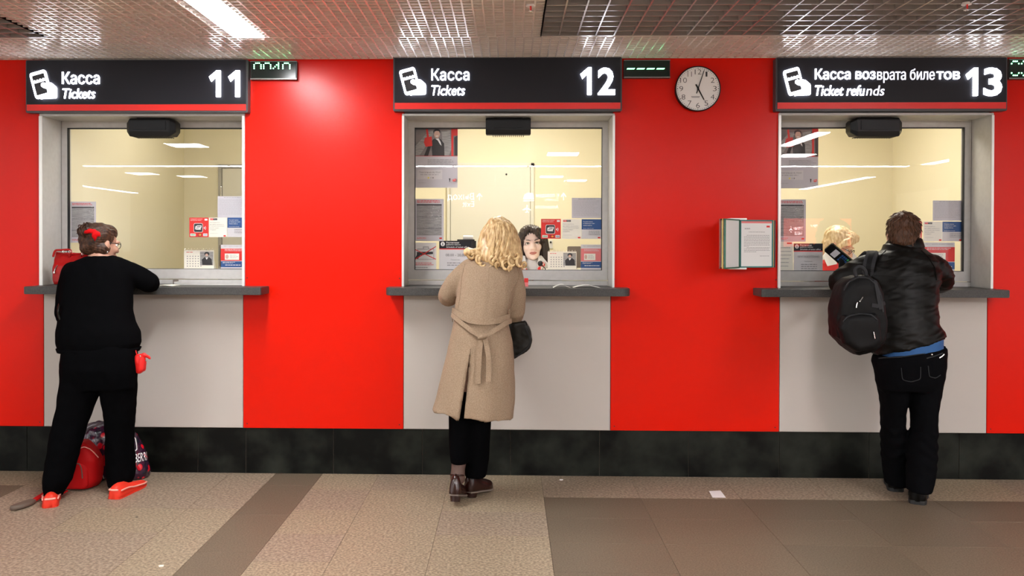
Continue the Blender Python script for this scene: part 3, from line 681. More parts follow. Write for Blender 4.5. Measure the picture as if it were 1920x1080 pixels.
# ------------------------------------------------------------------ notices fixed behind the panes
class Sheet:
    def __init__(s, px, Y, label, m=None, name='notice', cat='notice', th=.0012):
        s.Y = Y; x0, y0, x1, y1 = px; my = (y0 + y1) / 2; mx = (x0 + x1) / 2
        s.a = at(x0, my, Y).x; s.b = at(x1, my, Y).x; s.t = at(mx, y0, Y).z; s.u = at(mx, y1, Y).z; s.k = 0
        s.o = MB().box(s.a, s.b, Y, Y + th, s.u, s.t).build(name, m or M['white']); tag(s.o, label, cat); s.rnd = random.Random(hash(label) % 1000 if False else len(label))
    def P(s, u, v): return (s.a + u * (s.b - s.a), s.Y - .0004 * s.k, s.t - v * (s.t - s.u))
    def poly(s, name, m, polys, up=True, **kw):
        if up: s.k += 1
        mb = MB()
        for p in polys: mb.add([s.P(*q) for q in p], [tuple(range(len(p)))])
        mb.build(name, m, s.o, fix=False, **kw); return s
    def rect(s, name, m, *rs, **kw): return s.poly(name, m, [[(a, b), (c_, b), (c_, d), (a, d)] for a, b, c_, d in rs], **kw)
    def ell(s, name, m, cx, cy, rx, ry, n=18): return s.poly(name, m, [[(cx + rx * math.cos(2 * math.pi * k / n), cy + ry * math.sin(2 * math.pi * k / n)) for k in range(n)]])
    def text(s, t, m, u0, v0, u1, v1, bold=0, shear=0, name='lettering'):
        s.k += 1; a, b = s.P(u0, v1), s.P(u1, v0)
        put_text(name, t, m, s.o, a[0], b[0], a[2], b[2], s.Y - .0004 * s.k, bold=bold, shear=shear); return s
    def lines(s, m, u0, v0, u1, v1, n, hgt=.45, name='print_lines', short=.25):
        rs = []; st = (v1 - v0) / n
        for i in range(n):
            u = u0; e = u1 - (s.rnd.random() * short * (u1 - u0))
            while u < e - .01:
                l = min(s.rnd.uniform(.03, .11), e - u); rs.append((u, v0 + i * st, u + l, v0 + i * st + st * hgt)); u += l + .018
        s.k += 1
        return s.poly(name, m, [[(a, b), (c_, b), (c_, d), (a, d)] for a, b, c_, d in rs], up=False, kind='stuff')
YN = 5.545
WNAME = ['leftmost window', 'middle window', 'refunds window']
def poster(px, wn):
    s = Sheet(px, YN, 'poster with photo of a smiling dark-haired woman on the %s' % wn, M['lilac'], 'poster', 'poster')
    s.rect('photo', M['photo_bg'], (0, 0, 1, .47))
    s.poly('photo_shapes', M['tabgrey'], [[(0, .3), (.3, .06), (.45, .05), (.4, .14), (.1, .46), (0, .46)], [(.62, .06), (.82, .04), (.86, .34), (.8, .46), (.66, .46)]])
    s.rect('photo_red', M['redink'], (.85, 0, .9, .47), (.9, 0, 1, .13))
    s.poly('photo_jacket', M['photo_dark'], [[(.4, .47), (.38, .28), (.3, .47), (.2, .47), (.3, .3), (.42, .19), (.5, .165), (.6, .19), (.68, .26), (.69, .47)], [(.92, .16), (1, .12), (1, .46), (.93, .46)]])
    s.poly('photo_red', M['redink'], [[(.25, .02), (.29, .01), (.32, .15), (.385, .14), (.40, .30), (.24, .315), (.2, .24), (.22, .17), (.27, .15)]])
    s.ell('photo_hair', M['photo_dark'], .505, .065, .085, .05); s.ell('photo_face', M['photo_skin'], .51, .105, .07, .066)
    s.poly('photo_smile', M['white'], [[(.475, .13), (.55, .127), (.53, .145), (.495, .147)]])
    s.poly('photo_hair', M['photo_dark'], [[(.43, .08), (.44, .04), (.51, .02), (.58, .035), (.595, .08), (.56, .055), (.5, .05), (.46, .06)]])
    s.poly('photo_scarf', M['white'], [[(.47, .18), (.55, .175), (.6, .24), (.62, .30), (.58, .27), (.53, .21)]])
    s.rect('print_edge', M['redink'], (0, .467, 1, .473))
    s.lines(M['greyink'], .29, .53, .97, .66, 6, .35)
    s.rect('message_box', M['offwhite'], (.04, .70, .64, .86))
    s.text('Поехали на футбол!', M['greyink'], .09, .725, .6, .765, .004); s.lines(M['paleink'], .12, .775, .56, .805, 1, .5)
    s.ell('print_dot', M['yellow'], .31, .835, .022, .014); s.ell('print_dot', M['paleink'], .37, .835, .012, .012); s.ell('print_dot', M['greyink'], .42, .835, .018, .013)
    s.lines(M['paleink'], .08, .915, .28, .93, 1, .6)
    s.poly('small_emblem', M['ink'], [[(.795, .845), (.835, .845), (.825, .875), (.825, .895), (.835, .90), (.795, .90), (.805, .895), (.805, .875)]])
    s.poly('red_logo', M['redink'], [[(.885, .86), (.965, .85), (.965, .88), (.945, .895), (.885, .895)]]); s.text('ржд', M['white'], .895, .862, .955, .885)
    s.lines(M['paleink'], .79, .915, .95, .93, 1, .5)
def tablesheet(px, wn):
    s = Sheet(px, YN, 'grey timetable sheet in a clear sleeve low on the left of the %s' % wn, M['lilac'])
    s.lines(M['redink'], .07, .035, .93, .10, 2, .5, short=.2)
    s.rect('table_print', M['tabgrey'], (.06, .125, .93, .86)); s.rect('table_head', M['ink'], (.06, .125, .93, .155))
    s.rect('table_rule', M['greyink'], *[(.06, .2 + k * .082, .93, .206 + k * .082) for k in range(8)], (.06, .85, .93, .865)); s.rect('table_rule', M['ink'], (.06, .42, .93, .428), (.06, .69, .93, .70))
    s.lines(M['paleink'], .08, .165, .9, .84, 26, .3, short=.3)
    s.lines(M['redink'], .07, .915, .42, .965, 2, .35)
    s.rect('red_logo', M['redink'], (.85, .915, .94, .95))
    sl = MB()   # glints on the sleeve corner, put in as thin white strokes
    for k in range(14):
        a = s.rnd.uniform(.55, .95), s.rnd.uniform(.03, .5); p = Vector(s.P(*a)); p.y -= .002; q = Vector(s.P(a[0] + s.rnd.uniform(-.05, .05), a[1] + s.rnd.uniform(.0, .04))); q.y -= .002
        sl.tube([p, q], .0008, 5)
    sl.build('sleeve_glints', M['white'], s.o, kind='stuff')
def textsheet(px, wn):
    s = Sheet(px, YN, 'pale grey page of faint small print at upper right of the %s' % wn, M['lilac'])
    s.lines(M['greyink'], .22, .045, .82, .085, 1, .55, short=.02); s.lines(M['paleink'], .06, .14, .95, .9, 14, .3)
def redcard(px, wn):
    s = Sheet(px, YN, 'red square contactless bank card sticker on the %s' % wn, M['redink'], 'sticker', 'sticker')
    s.text('Принимаем к оплате', M['white'], .06, .05, .68, .10, .01); s.text('банковские карты', M['white'], .06, .12, .62, .17, .01)
    s.rect('white_badge', M['white'], (.8, .06, .95, .15))
    s.poly('white_frame', M['white'], [[(u, v) for u, v in rpoly(.23, .71, .29, .76, .08)]]); s.poly('black_badge', M['ink'], [[(u, v) for u, v in rpoly(.25, .69, .31, .74, .07)]])
    s.poly('card_pictogram', M['white'], [[(.32, .46), (.42, .40), (.64, .40), (.64, .50), (.60, .54), (.6, .62), (.40, .62), (.31, .60)]]); s.poly('card_pictogram', M['ink'], [[(.40, .44), (.60, .44), (.60, .475), (.40, .475)], [(.36, .53), (.55, .51), (.55, .53), (.36, .56)]])
    s.poly('waves', M['white'], [[(.76, .51), (.80, .47), (.81, .53), (.80, .59), (.76, .55)], [(.83, .45), (.85, .44), (.88, .53), (.85, .63), (.83, .62), (.855, .53)]])
    s.rect('payment_logos', M['white'], (.06, .82, .34, .95), (.73, .82, .95, .95)); s.rect('payment_logo_dark', M['ink'], (.44, .82, .65, .95))
    s.text('МИР', M['greenink'], .09, .85, .31, .92, .03); s.text('VISA', M['blueink'], .75, .85, .93, .92, .02, .2)
    s.ell('payment_ring', M['redink'], .51, .885, .055, .05); s.ell('payment_ring', M['orange'], .58, .885, .055, .05)
def whitecard(px, wn):
    s = Sheet(px, YN, 'white bonus programme card beside the red sticker on the %s' % wn, M['cream'])
    s.rect('red_logo', M['redink'], (.06, .04, .24, .13)); s.rect('black_logo', M['ink'], (.24, .04, .46, .13)); s.text('ржд', M['white'], .08, .06, .22, .11); s.text('бонус', M['white'], .26, .06, .44, .11)
    for k, (t, e) in enumerate([('Регистрируйтесь', .62), ('на сайте rzd-bonus.ru', .84), ('и получайте бесплатные', .86), ('билеты, скидки', .56), ('и подарки!', .40)]): s.text(t, M['greyink'], .06, .22 + k * .095, e, .28 + k * .095)
    s.rect('print_line', M['paleink'], (.06, .80, .52, .81)); s.rect('red_logo', M['redink'], (.82, .9, .95, .97))
def bluecard(px, wn):
    s = Sheet(px, YN, 'white card with blue upper half at right of the %s' % wn, M['offwhite'])
    s.rect('blue_half', M['blueink'], (0, 0, 1, .52))
    for k, (t, e) in enumerate([('Покупайте билеты', .56), ('на официальном сайте', .66), ('www.rzd.ru', .52)]): s.text(t, M['white'], .08, .10 + k * .09, e, .165 + k * .09, .004)
    s.text('Быстро. Удобно. Выгодно.', M['white'], .08, .44, .62, .49); s.lines(M['greyink'], .36, .6, .95, .84, 3, .4, short=.1); s.rect('red_logo', M['redink'], (.82, .9, .95, .97))
def flyer(px, wn, tilt=0):
    s = Sheet(px, YN + .002, 'red and blue flyer in the lower right corner of the %s' % wn, M['offwhite'], 'flyer', 'flyer')
    s.text('Как оформить возврат билетов', M['greyink'], .12, .03, .95, .09)
    s.rect('red_field', M['pinkink' if wn == 'middle window' else 'redink'], (0, .16, 1, .66)); s.rect('blue_field', M['blueink'], (0, .68, 1, .92))
    s.lines(M['offwhite'], .16, .19, .9, .28, 2, .4); s.rect('ticket_picture', M['cream'], (.16, .36, .72, .62)); s.ell('portrait', M['photo_skin'], .25, .49, .06, .09); s.lines(M['paleink'], .36, .42, .68, .58, 3, .35)
    s.lines(M['white'], .08, .71, .62, .78, 2, .4); s.lines(M['white'], .18, .82, .95, .88, 1, .5)
def calendar(px, wn):
    s = Sheet(px, 5.66, 'desk calendar with a woman photo standing inside the %s' % wn, M['cream'], 'desk_calendar', 'calendar')
    s.lines(M['redink'], .08, .1, .3, .15, 1, .6, short=.05); s.lines(M['redink'], .72, .1, .8, .15, 1, .6, short=.05)
    s.rect('day_dots', M['greyink'], *[(.1 + c_ * .09, .3 + r_ * .13, .135 + c_ * .09, .35 + r_ * .13) for r_ in range(5) for c_ in range(6)])
    s.rect('photo', M['tabgrey'], (.54, .08, .98, .80)); s.poly('photo_jacket', M['photo_dark'], [[(.62, .78), (.6, .5), (.7, .36), (.84, .36), (.93, .48), (.95, .78)]])
    s.poly('photo_scarf', M['white'], [[(.72, .38), (.82, .38), (.76, .5)]]); s.ell('photo_hair', M['photo_dark'], .77, .2, .085, .11); s.ell('photo_face', M['photo_skin'], .765, .26, .05, .075)
    z = s.u; a, b = s.a + .01, s.b - .01
    MB().add([(a, 5.662, s.t - .002), (b, 5.662, s.t - .002), (b, 5.73, z), (a, 5.73, z)], [(0, 1, 2, 3)]).build('back_leaf', M['cream'], s.o)
    rg = MB()
    for k in range(10):
        x = s.a + (k + .5) * (s.b - s.a) / 10; rg.tube([(x, 5.661 + .006 * math.cos(t), s.t + .004 + .006 * math.sin(t)) for t in [j * math.pi / 4 for j in range(9)]], .0008, 5)
    rg.build('binding_rings', M['metal'], s.o, kind='stuff')
    
    return s
def hours(px, wn, l1, rows, big):
    s = Sheet(px, YN + .002, 'opening hours notice with dark header on the %s' % wn, M['offwhite'])
    s.rect('dark_header', M['sign'], (0, 0, 1, .265)); s.rect('red_stripe', M['redink'], (0, .265, 1, .295))
    s.ell('info_badge', M['white'], .11, .11, .065, .075); s.text('i', M['ink'], .095, .06, .125, .16, .02)
    s.text('Расписание', M['white'], .22, .03, .62, .09, .01); s.text('работы кассы', M['white'], .22, .105, .66, .165, .01); s.text('Schedule of ticket office', M['white'], .22, .185, .92, .24, 0, .2)
    s.text(l1, M['greyink'], *big, .012); s.text('Перерывы', M['greyink'], .36, .62, .64, .68)
    for k in range(rows): s.lines(M['greyink'], .25, .74 + k * .075, .80, .80 + k * .075, 1, .5, short=.02)
def nogun(px):
    s = Sheet(px, YN + .002, 'white no weapons notice with crossed-out pistol in the middle window', M['white'])
    s.poly('suitcase_outline', M['paleink'], [[(.12, .22), (.9, .22), (.9, .62), (.12, .62)]]); s.rect('suitcase_fill', M['white'], (.15, .25, .87, .6)); s.rect('suitcase_handle', M['paleink'], (.38, .14, .66, .18), (.38, .14, .42, .22), (.62, .14, .66, .22))
    s.poly('pistol', M['ink'], [[(.1, .34), (.85, .33), (.85, .42), (.45, .44), (.36, .47), (.26, .46), (.16, .60), (.02, .58), (.1, .44)]])
    s.poly('red_cross', M['redink'], [[(0, .60), (.97, .13), (1, .15), (.03, .63)], [(0, .26), (.03, .24), (1, .60), (.97, .62)]])
    s.lines(M['redink'], .04, .74, .95, .86, 2, .4); s.lines(M['greyink'], .04, .90, .7, .95, 1, .5)
for k, (tb, tx, rc, wc, bc_, fl) in enumerate([((132, 378, 180, 455), (408, 368, 462, 408), (355, 408, 391, 444.5), (392, 408, 425.5, 444.5), (426.5, 408, 463, 444.5), (414, 459, 462, 504.5)),
        ((778, 373, 832, 452), (1072, 371, 1127.5, 409), (1014.5, 410.5, 1051.5, 447.5), (1053.5, 411, 1090, 448), (1090.5, 411, 1127.5, 448), (1089, 458.5, 1127, 506)),
        ((1456, 374, 1511, 453), (1749, 376, 1804.5, 414), (1692, 415, 1728.5, 452), (1731.5, 415.5, 1766.5, 452.5), (1767, 415.5, 1805, 452.5), (1728, 454.5, 1790, 509))]):
    wn = WNAME[k]; tablesheet(tb, wn); textsheet(tx, wn); redcard(rc, wn); whitecard(wc, wn); bluecard(bc_, wn); flyer(fl, wn)
poster((779, 240, 858, 352), WNAME[1]); poster((1456, 241.5, 1534, 353), WNAME[2])
nogun((777.5, 455, 818, 506)); hours((823.5, 451.5, 884, 506.5), WNAME[1], '08.00 - 20.00', 2, (.2, .44, .82, .53)); hours((1488, 456.5, 1542.5, 508.5), WNAME[2], 'КРУГЛОСУТОЧНО', 5, (.14, .44, .88, .51))
s = Sheet((1458, 453, 1487, 508), YN + .0035, 'plain white notice of green and black lines in the refunds window', M['cream']); s.rect('red_logo', M['redink'], (.6, .03, .92, .08)); s.lines(M['greyink'], .08, .2, .9, .95, 6, .16)
for k, px in enumerate([(345, 469, 401, 504.5), (1027, 471.5, 1081, 505)]): calendar(px, WNAME[k])
for k, (xa, xb, yy) in enumerate(((330, 470, 506), (1020, 1140, 507.5))):   # low tray the calendars stand on
    a, b = at(xa, yy, 5.70), at(xb, yy, 5.70)
    zt_ = at((345 + 401) / 2 if not k else 1054, 504.5 if not k else 505, 5.66).z
    o = thing('paper_tray', ((a.x + b.x) / 2, 5.70, 1.25), 'low pale tray under the desk calendar inside the %s' % WNAME[k], 'tray')
    MB().box(a.x, b.x, 5.61, 5.80, zt_ - .006, zt_).build('top', M['booth_d'], o)
    for xx in (a.x + .01, b.x - .01): MB().box(xx - .008, xx + .008, 5.62, 5.79, 1.25, zt_ - .006).build('foot', M['booth_line'], o)
# screens, keys and microphones inside the booths
def monitor(px0, px1, py0, py1, Y, label):
    a, b = at(px0, py1, Y), at(px1, py0, Y); o = thing('computer_monitor', ((a.x + b.x) / 2, Y, 1.25), label, 'monitor')
    MB().box(a.x, b.x, Y, Y + .03, max(a.z, 1.28), b.z).build('screen_back', M['sole'], o, bevel=.004); cx = (a.x + b.x) / 2
    MB().box(cx - .02, cx + .02, Y + .03, Y + .05, 1.256, b.z - .05).build('stand', M['blackm'], o); MB().box(cx - .07, cx + .07, Y - .03, Y + .11, 1.25, 1.257).build('foot', M['blackm'], o)
monitor(1064, 1090, 462, 507, 5.86, 'dark narrow monitor behind the calendar in the middle window')
monitor(411, 440, 459, 506, 5.86, 'dark narrow monitor behind the flyer in the leftmost window')
monitor(1700, 1733, 463, 508, 5.86, 'dark narrow monitor beside the flyer in the refunds window')
p0, p1 = at(1021, 507, 5.59), at(1013, 494, 5.62)
mc = thing('desk_microphone', (p0.x, 5.59, 1.25), 'black gooseneck microphone before the dark-haired clerk', 'microphone')
MB().tube([(p0.x + .005, 5.59, 1.256), (p0.x + .005, 5.59, 1.28), p1], .0035, 8).build('gooseneck', M['blackm'], mc); MB().ell(p1, (.017, .017, .019)).build('foam_head', M['blackm'], mc, smooth=True); MB().box(p0.x - .04, p0.x + .05, 5.575, 5.605, 1.25, 1.258).build('base', M['black'], mc, bevel=.003)
a, b = at(1029, 466, YBK), at(1036, 450, YBK)
lk = thing('wall_lock', (a.x, YBK, a.z), 'small steel lock plate on the cream wall behind the dark-haired clerk', 'lock'); MB().box(a.x, b.x, YBK - .012, YBK, a.z, b.z).build('plate', M['alu_edge'], lk, bevel=.002); MB().tube([((a.x + b.x) / 2, YBK - .012, b.z - .02), ((a.x + b.x) / 2, YBK - .02, b.z - .02)], .009, 12).build('keyhole', M['blackm'], lk)
a, b = at(856, 461, 6.0), at(893, 449, 6.0)
pr_ = thing('receipt_printer', ((a.x + b.x) / 2, 6.05, 1.25), 'small black printer with white roll standing inside the middle window', 'printer')
MB().box(a.x, b.x, 5.9, 5.99, 1.25, b.z).build('case', M['blackm'], pr_, bevel=.01); MB().tube([(a.x + .05, 5.945, b.z + .01), (b.x - .02, 5.945, b.z + .01)], .018, 14, False).build('paper_roll', M['white'], pr_)
# ------------------------------------------------------------------ card terminal on its stand (refunds counter)
tb0 = at(1578, 530, 5.36); tb0.z = ZS
ct = thing('card_terminal', tb0, 'black card terminal on a pole stand before the refunds window glass', 'terminal')
top = at(1574, 478, 5.38)
MB().tube([tb0, tb0 + Vector((0, 0, .008))], .05, 20, False).build('base', M['black'], ct)
MB().box(tb0.x - .016, tb0.x + .016, 5.35, 5.375, ZS + .008, top.z + .01).build('pole', M['black'], ct, bevel=.004)
kd = (at(1592, 492, 5.35) - at(1556, 462, 5.35)); kd.y = 0; L = kd.length + .03; kx = kd.normalized(); kz = Vector((-kx.z, 0, kx.x)); kz = kz if kz.z > 0 else -kz
def KP(u, v, w_): return top + kx * u + (kz * .82 + Vector((0, -.57, 0))).normalized() * v + Vector((0, -.82, -.0)) * 0 + (kz * .57 * -1 + Vector((0, -.82, 0))) * w_
MB().add([KP(-L/2,-.035,0),KP(L/2,-.04,0),KP(L/2,.035,0),KP(-L/2,.035,0),KP(-L/2,-.035,.03),KP(L/2,-.04,.03),KP(L/2,.035,.03),KP(-L/2,.035,.03)], [(0,1,2,3),(4,7,6,5),(0,4,5,1),(1,5,6,2),(2,6,7,3),(3,7,4,0)]).build('housing', M['black'], ct, bevel=.006)
MB().add([KP(-.052,-.024,.0308),KP(-.015,-.024,.0308),KP(-.015,.026,.0308),KP(-.052,.026,.0308)], [(0,1,2,3)]).build('screen', M['lilac'], ct)
kb = MB(); kc = {0: MB(), 1: MB()}
for i in range(4):
    for j in range(3):
        u, v = .002 + i * .014, -.022 + j * .018; tgt = kb if i < 3 else kc[0] if j == 0 else kc[1] if j == 2 else kb
        tgt.add([KP(u,v,.0308),KP(u+.010,v,.0308),KP(u+.010,v+.013,.0308),KP(u,v+.013,.0308),KP(u,v,.0335),KP(u+.010,v,.0335),KP(u+.010,v+.013,.0335),KP(u,v+.013,.0335)], [(4,7,6,5),(0,4,5,1),(1,5,6,2),(2,6,7,3),(3,7,4,0)])
kb.build('keys', M['blueink'], ct); kc[0].build('cancel_key', M['orange'], ct); kc[1].build('enter_key', M['greenink'], ct)
# ------------------------------------------------------------------ loose papers
def paper(px0, px1, Y0, Y1, z, label, m, curl=.01, name='paper_slip', cat='paper', n=8, skew=0):
    a, b = x_at(px0, (Y0 + Y1) / 2, 535), x_at(px1, (Y0 + Y1) / 2, 535); mb = MB(); top_, bot = [], []
    for i in range(n + 1):
        t = i / n; h = curl * math.sin(t * math.pi * 1.0) * (1 if t < .7 else .6)
        for Yv, l in ((Y0, 0), (Y1, 1)): top_.append((a + (b - a) * t + skew * l, Yv, z + h + .0012)); bot.append((a + (b - a) * t + skew * l, Yv, z + h))
    k = len(top_); mb.v = [Vector(p) for p in top_ + bot]
    for i in range(n):
        q = 2 * i; mb.f += [(q, q + 2, q + 3, q + 1), (k + q, k + q + 1, k + q + 3, k + q + 2), (q, k + q, k + q + 2, q + 2), (q + 1, q + 3, k + q + 3, k + q + 1)]
    mb.f += [(0, 1, k + 1, k), (2 * n, k + 2 * n, k + 2 * n + 1, 2 * n + 1)]
    return tag(mb.build(name, m), label, cat)
paper(1037, 1069, 5.18, 5.27, ZS + .0005, 'curled white paper slip lying on the middle counter, left one', M['white'], .02)
paper(1074, 1124, 5.2, 5.29, ZS + .0005, 'crumpled white receipt strip lying on the middle counter, right one', M['white'], .016, n=5)
paper(296, 331, 5.24, 5.36, ZS + .0005, 'cream paper sheet on the leftmost counter by the elbow', M['cream'], .004)
a = x_at(983, 5.34, 530); b = x_at(990.5, 5.34, 530)
bx_ = thing('ticket_packet', ((a + b) / 2, 5.35, ZS), 'small red and white packet standing on the middle counter', 'packet'); MB().box(a, b, 5.34, 5.36, ZS, ZS + .026).build('lower_half', M['pinkink'], bx_); MB().box(a, b, 5.34, 5.36, ZS + .026, ZS + .052).build('upper_half', M['redink'], bx_)
a, b = x_at(335, 5.47, 528), x_at(470, 5.47, 528)
ty = thing('pass_through_tray', ((a + b) / 2, 5.45, ZS), 'flat grey pass-through tray at right on the leftmost counter', 'tray')
MB().box(a, b, 5.39, 5.5, ZS, ZS + .006).build('plate', M['alu_edge'], ty, bevel=.001); MB().box(a, a + .006, 5.39, 5.5, ZS + .006, ZS + .02).box(a, b, 5.39, 5.395, ZS + .006, ZS + .012).build('rim', M['alu'], ty); MB().box(a - .03, a - .005, 5.45, 5.48, ZS, ZS + .03).build('latch', M['sole'], ty)
q = [floor_at(1329.5, 921, .001), floor_at(1351, 920, .001), floor_at(1361, 933, .001), floor_at(1336, 933, .001)]
tag(MB().prism(q, (0, 0, .001)).build('paper_scrap', M['white']), 'white paper scrap lying on the floor below the flip folder', 'paper')
for (px, py, sz, m_, lb) in ((1052, 900, .012, 'white', 'tiny white paper bit on the floor by the middle skirting'), (303, 1062, .016, 'cream', 'small cream crumb on the floor in the lower left'), (256, 970, .008, 'sole', 'small brown crumb on the beige floor below the red shoe')):
    p = floor_at(px, py, 0); mb = MB(); rr = random.Random(px)
    mb.prism([p + Vector((sz * math.cos(t) * rr.uniform(.6, 1.1), sz * math.sin(t) * rr.uniform(.4, .8), .0)) for t in [k * math.pi / 3 for k in range(6)]], (0, 0, .004)); tag(mb.build('litter_crumb', M[m_]), lb, 'litter')
# ------------------------------------------------------------------ people: shared builders
def smooth_poly(pts, sub=6):
    pts = [Vector(p) for p in pts]; out = []
    for i in range(len(pts) - 1):
        p0, p1, p2, p3 = pts[max(i - 1, 0)], pts[i], pts[i + 1], pts[min(i + 2, len(pts) - 1)]
        for k in range(sub):
            t = k / sub; out.append(.5 * ((2 * p1) + (p2 - p0) * t + (2 * p0 - 5 * p1 + 4 * p2 - p3) * t * t + (3 * p1 - p0 - 3 * p2 + p3) * t ** 3))
    return out + [pts[-1]]
def head_matrix(c, yaw=0, pitch=0, roll=0, s=1.0):
    return Matrix.Translation(c) @ Matrix.Rotation(R(yaw), 4, 'Z') @ Matrix.Rotation(R(pitch), 4, 'X') @ Matrix.Rotation(R(roll), 4, 'Y') @ Matrix.Scale(s, 4)
def head_shapes(mb, Mx, jaw=1.0):
    k = len(mb.v)
    mb.ell((0, -.012, .035), (.074, .094, .083))
    mb.ell((0, .022, -.02), (.062 * jaw, .072, .07))
    mb.ell((0, .03, -.055), (.052 * jaw, .058, .055))
    mb.ell((0, .066, -.088), (.024, .022, .02))
    for sx in (-1, 1):
        mb.ell((sx * .036, .062, -.022), (.026, .026, .026))
        mb.ell((sx * .03, .080, .022), (.026, .014, .010))
        mb.ell((sx * .076, -.008, -.008), (.008, .018, .031)); mb.ell((sx * .073, -.002, -.03), (.009, .012, .012))
        mb.ell((sx * .012, .099, -.031), (.009, .011, .009))
    mb.tube([(0, .086, .014), (0, .097, -.008), (0, .107, -.028)], [.0085, .010, .0125], 10)
    mb.ell((0, .085, -.058), (.024, .013, .013))
    for i in range(k, len(mb.v)): mb.v[i] = Mx @ mb.v[i]
def face_post(Mx):
    I = Mx.inverted(); s = Mx.to_scale()[0]
    def f(co, n):
        l = I @ co
        if l.y < .02 or abs(l.x) > .09 or abs(l.z) > .13: return co
        d = 0
        for sx in (-1, 1): d += .010 * math.exp(-(((l.x - sx * .031) / .017) ** 2 + ((l.z - .004) / .010) ** 2))
        d += .003 * math.exp(-((l.x / .022) ** 2 + ((l.z + .060) / .004) ** 2))
        return Mx @ (l - Vector((0, d, 0)))
    return f
def face_parts(Mx, person, lips, brow, eyes=True):
    for sx in (-1, 1):
        e = MB().ell((sx * .031, .0755, .004), (.0125, .0115, .0095), nu=14, nv=10).xf(Mx).build('eye', M['eye'], person, smooth=True)
        MB().ell((sx * .031, .0850, .004), (.0056, .0028, .0058), nu=12, nv=8).xf(Mx).build('iris', M['iris'], e, smooth=True)
        lid = MB().tube([(sx * .0185, .0835, .003), (sx * .025, .0885, .0095), (sx * .033, .0885, .0108), (sx * .041, .083, .008), (sx * .046, .0765, .003)], [.0016, .0022, .0024, .002, .0012], 8).xf(Mx).build('eyelashes', brow, person, smooth=True)
        MB().tube([(sx * .015, .0935, .021), (sx * .026, .0965, .026), (sx * .038, .091, .027), (sx * .048, .081, .021)], [.0022, .003, .0026, .0012], 8).xf(Mx).build('eyebrow', brow, person, smooth=True)
    mb = MB().tube([(-.023, .0885, -.0605), (-.010, .0975, -.0565), (0, .0985, -.0580), (.010, .0975, -.0565), (.023, .0885, -.0605)], [.0018, .0038, .0036, .0038, .0018], 8)
    mb.tube([(-.022, .0885, -.0625), (-.010, .0965, -.0665), (0, .0975, -.0675), (.010, .0965, -.0665), (.022, .0885, -.0625)], [.0018, .0040, .0044, .0040, .0018], 8)
    mb.xf(Mx).build('lips', lips, person, smooth=True)
def hand(mb, wrist, fwd, up, side=1, curl=.35, s=1.0):
    """five separate fingers; up = back of the hand; side=+1: thumb towards up x fwd"""
    f = Vector(fwd).normalized(); u = Vector(up); u = (u - f * u.dot(f)).normalized(); l = u.cross(f) * side; w = Vector(wrist)
    P = lambda a, b, c: w + (f * a + l * b + u * c) * s
    mb.tube([P(-.02, 0, 0), P(.02, 0, .002)], [.026 * s, .028 * s], 12)
    for k, (b, ln, r) in enumerate(((.030, .072, .0092), (.010, .080, .0094), (-.010, .074, .0090), (-.029, .058, .0080))):
        mb.tube([P(.01, b * .75, 0), P(.055, b * .95, .003), P(.088, b * 1.0, .002)], [.015 * s, .0135 * s, .0115 * s], 10)
        a0, c0 = .088, .002; pts = [P(a0, b, c0)]; ang = curl * .4; rr = [r * 1.08 * s]
        for fr in (.45, .31, .24):
            a0 += math.cos(ang) * ln * fr; c0 -= math.sin(ang) * ln * fr; pts.append(P(a0, b * (1 + .1 * (len(pts))), c0)); rr.append(r * s * (1 - .08 * len(pts))); ang += curl
        mb.tube(pts, rr, 10)
    mb.tube([P(.018, .022, -.004), P(.045, .048, -.010), P(.068, .060, -.014), P(.088, .062, -.018)], [.015 * s, .0125 * s, .0105 * s, .0085 * s], 10)
def shoe(name, m, sole_m, parent, heel, toe, length, width, height, heel_h=.012, back_h=None, band=None, open_top=.5):
    """low shoe along heel->toe on the floor; heel, toe: world points at sole level"""
    h, t = Vector(heel), Vector(toe); d = (t - h); up = Vector((0, 0, 1)); f = d.normalized(); l = up.cross(f).normalized(); n = f.cross(l) * -1; n = l.cross(f) * -1
    n = f.cross(l); n = n if n.z > 0 else -n
    L = length; prof = [(-.02, .25, .62), (.0, .66, .85), (.06, .84, .98), (.18, .90, 1.0), (.32, .88, .9), (.46, .88, .66), (.6, 1.0, .60), (.74, 1.0, .46), (.86, .86, .38), (.95, .58, .3), (1.0, .2, .2)]
    rings = []
    for u, wv, hv in prof:
        ring = []; 
        for j in range(20):
            a = 2 * math.pi * j / 20; ca, sa = math.cos(a), math.sin(a)
            x = width / 2 * wv * ca; z = height * hv * (sa if sa > 0 else 0) + (sa * .004 if sa < 0 else 0)
            ring.append(h + f * (u * L) + l * x + n * (z + heel_h))
        rings.append(ring)
    o = MB().loft(rings).build(name, m, parent, smooth=True)
    out = [(u, w_) for u, w_, _ in prof]
    sl = [h + f * (u * L) + l * (width / 2 * w_ * 1.03) for u, w_ in out] + [h + f * (u * L) - l * (width / 2 * w_ * 1.03) for u, w_ in reversed(out)]
    MB().prism(sl, n * (heel_h + .002)).build('sole', sole_m, o)
    if band:
        bp = [h + f * (u * L) + l * (width / 2 * w_ * .97) + n * (heel_h + height * hv * .55) for u, w_, hv in prof[2:]]
        bp2 = [h + f * (u * L) - l * (width / 2 * w_ * .97) + n * (heel_h + height * hv * .55) for u, w_, hv in reversed(prof[2:])]
        hb = [h + f * (u * L) + l * (width / 2 * w_ * sg) + n * (heel_h + height * .62) for (u, w_, sg) in ((.0, .5, -1), (-.015, .1, -1), (-.015, .1, 1), (.0, .5, 1))]
        MB().tube(smooth_poly(bp + bp2, 3), .005, 6).build('piping', band, o, smooth=True); MB().tube(hb, .006, 6).build('heel_band', band, o, smooth=True)
    return o
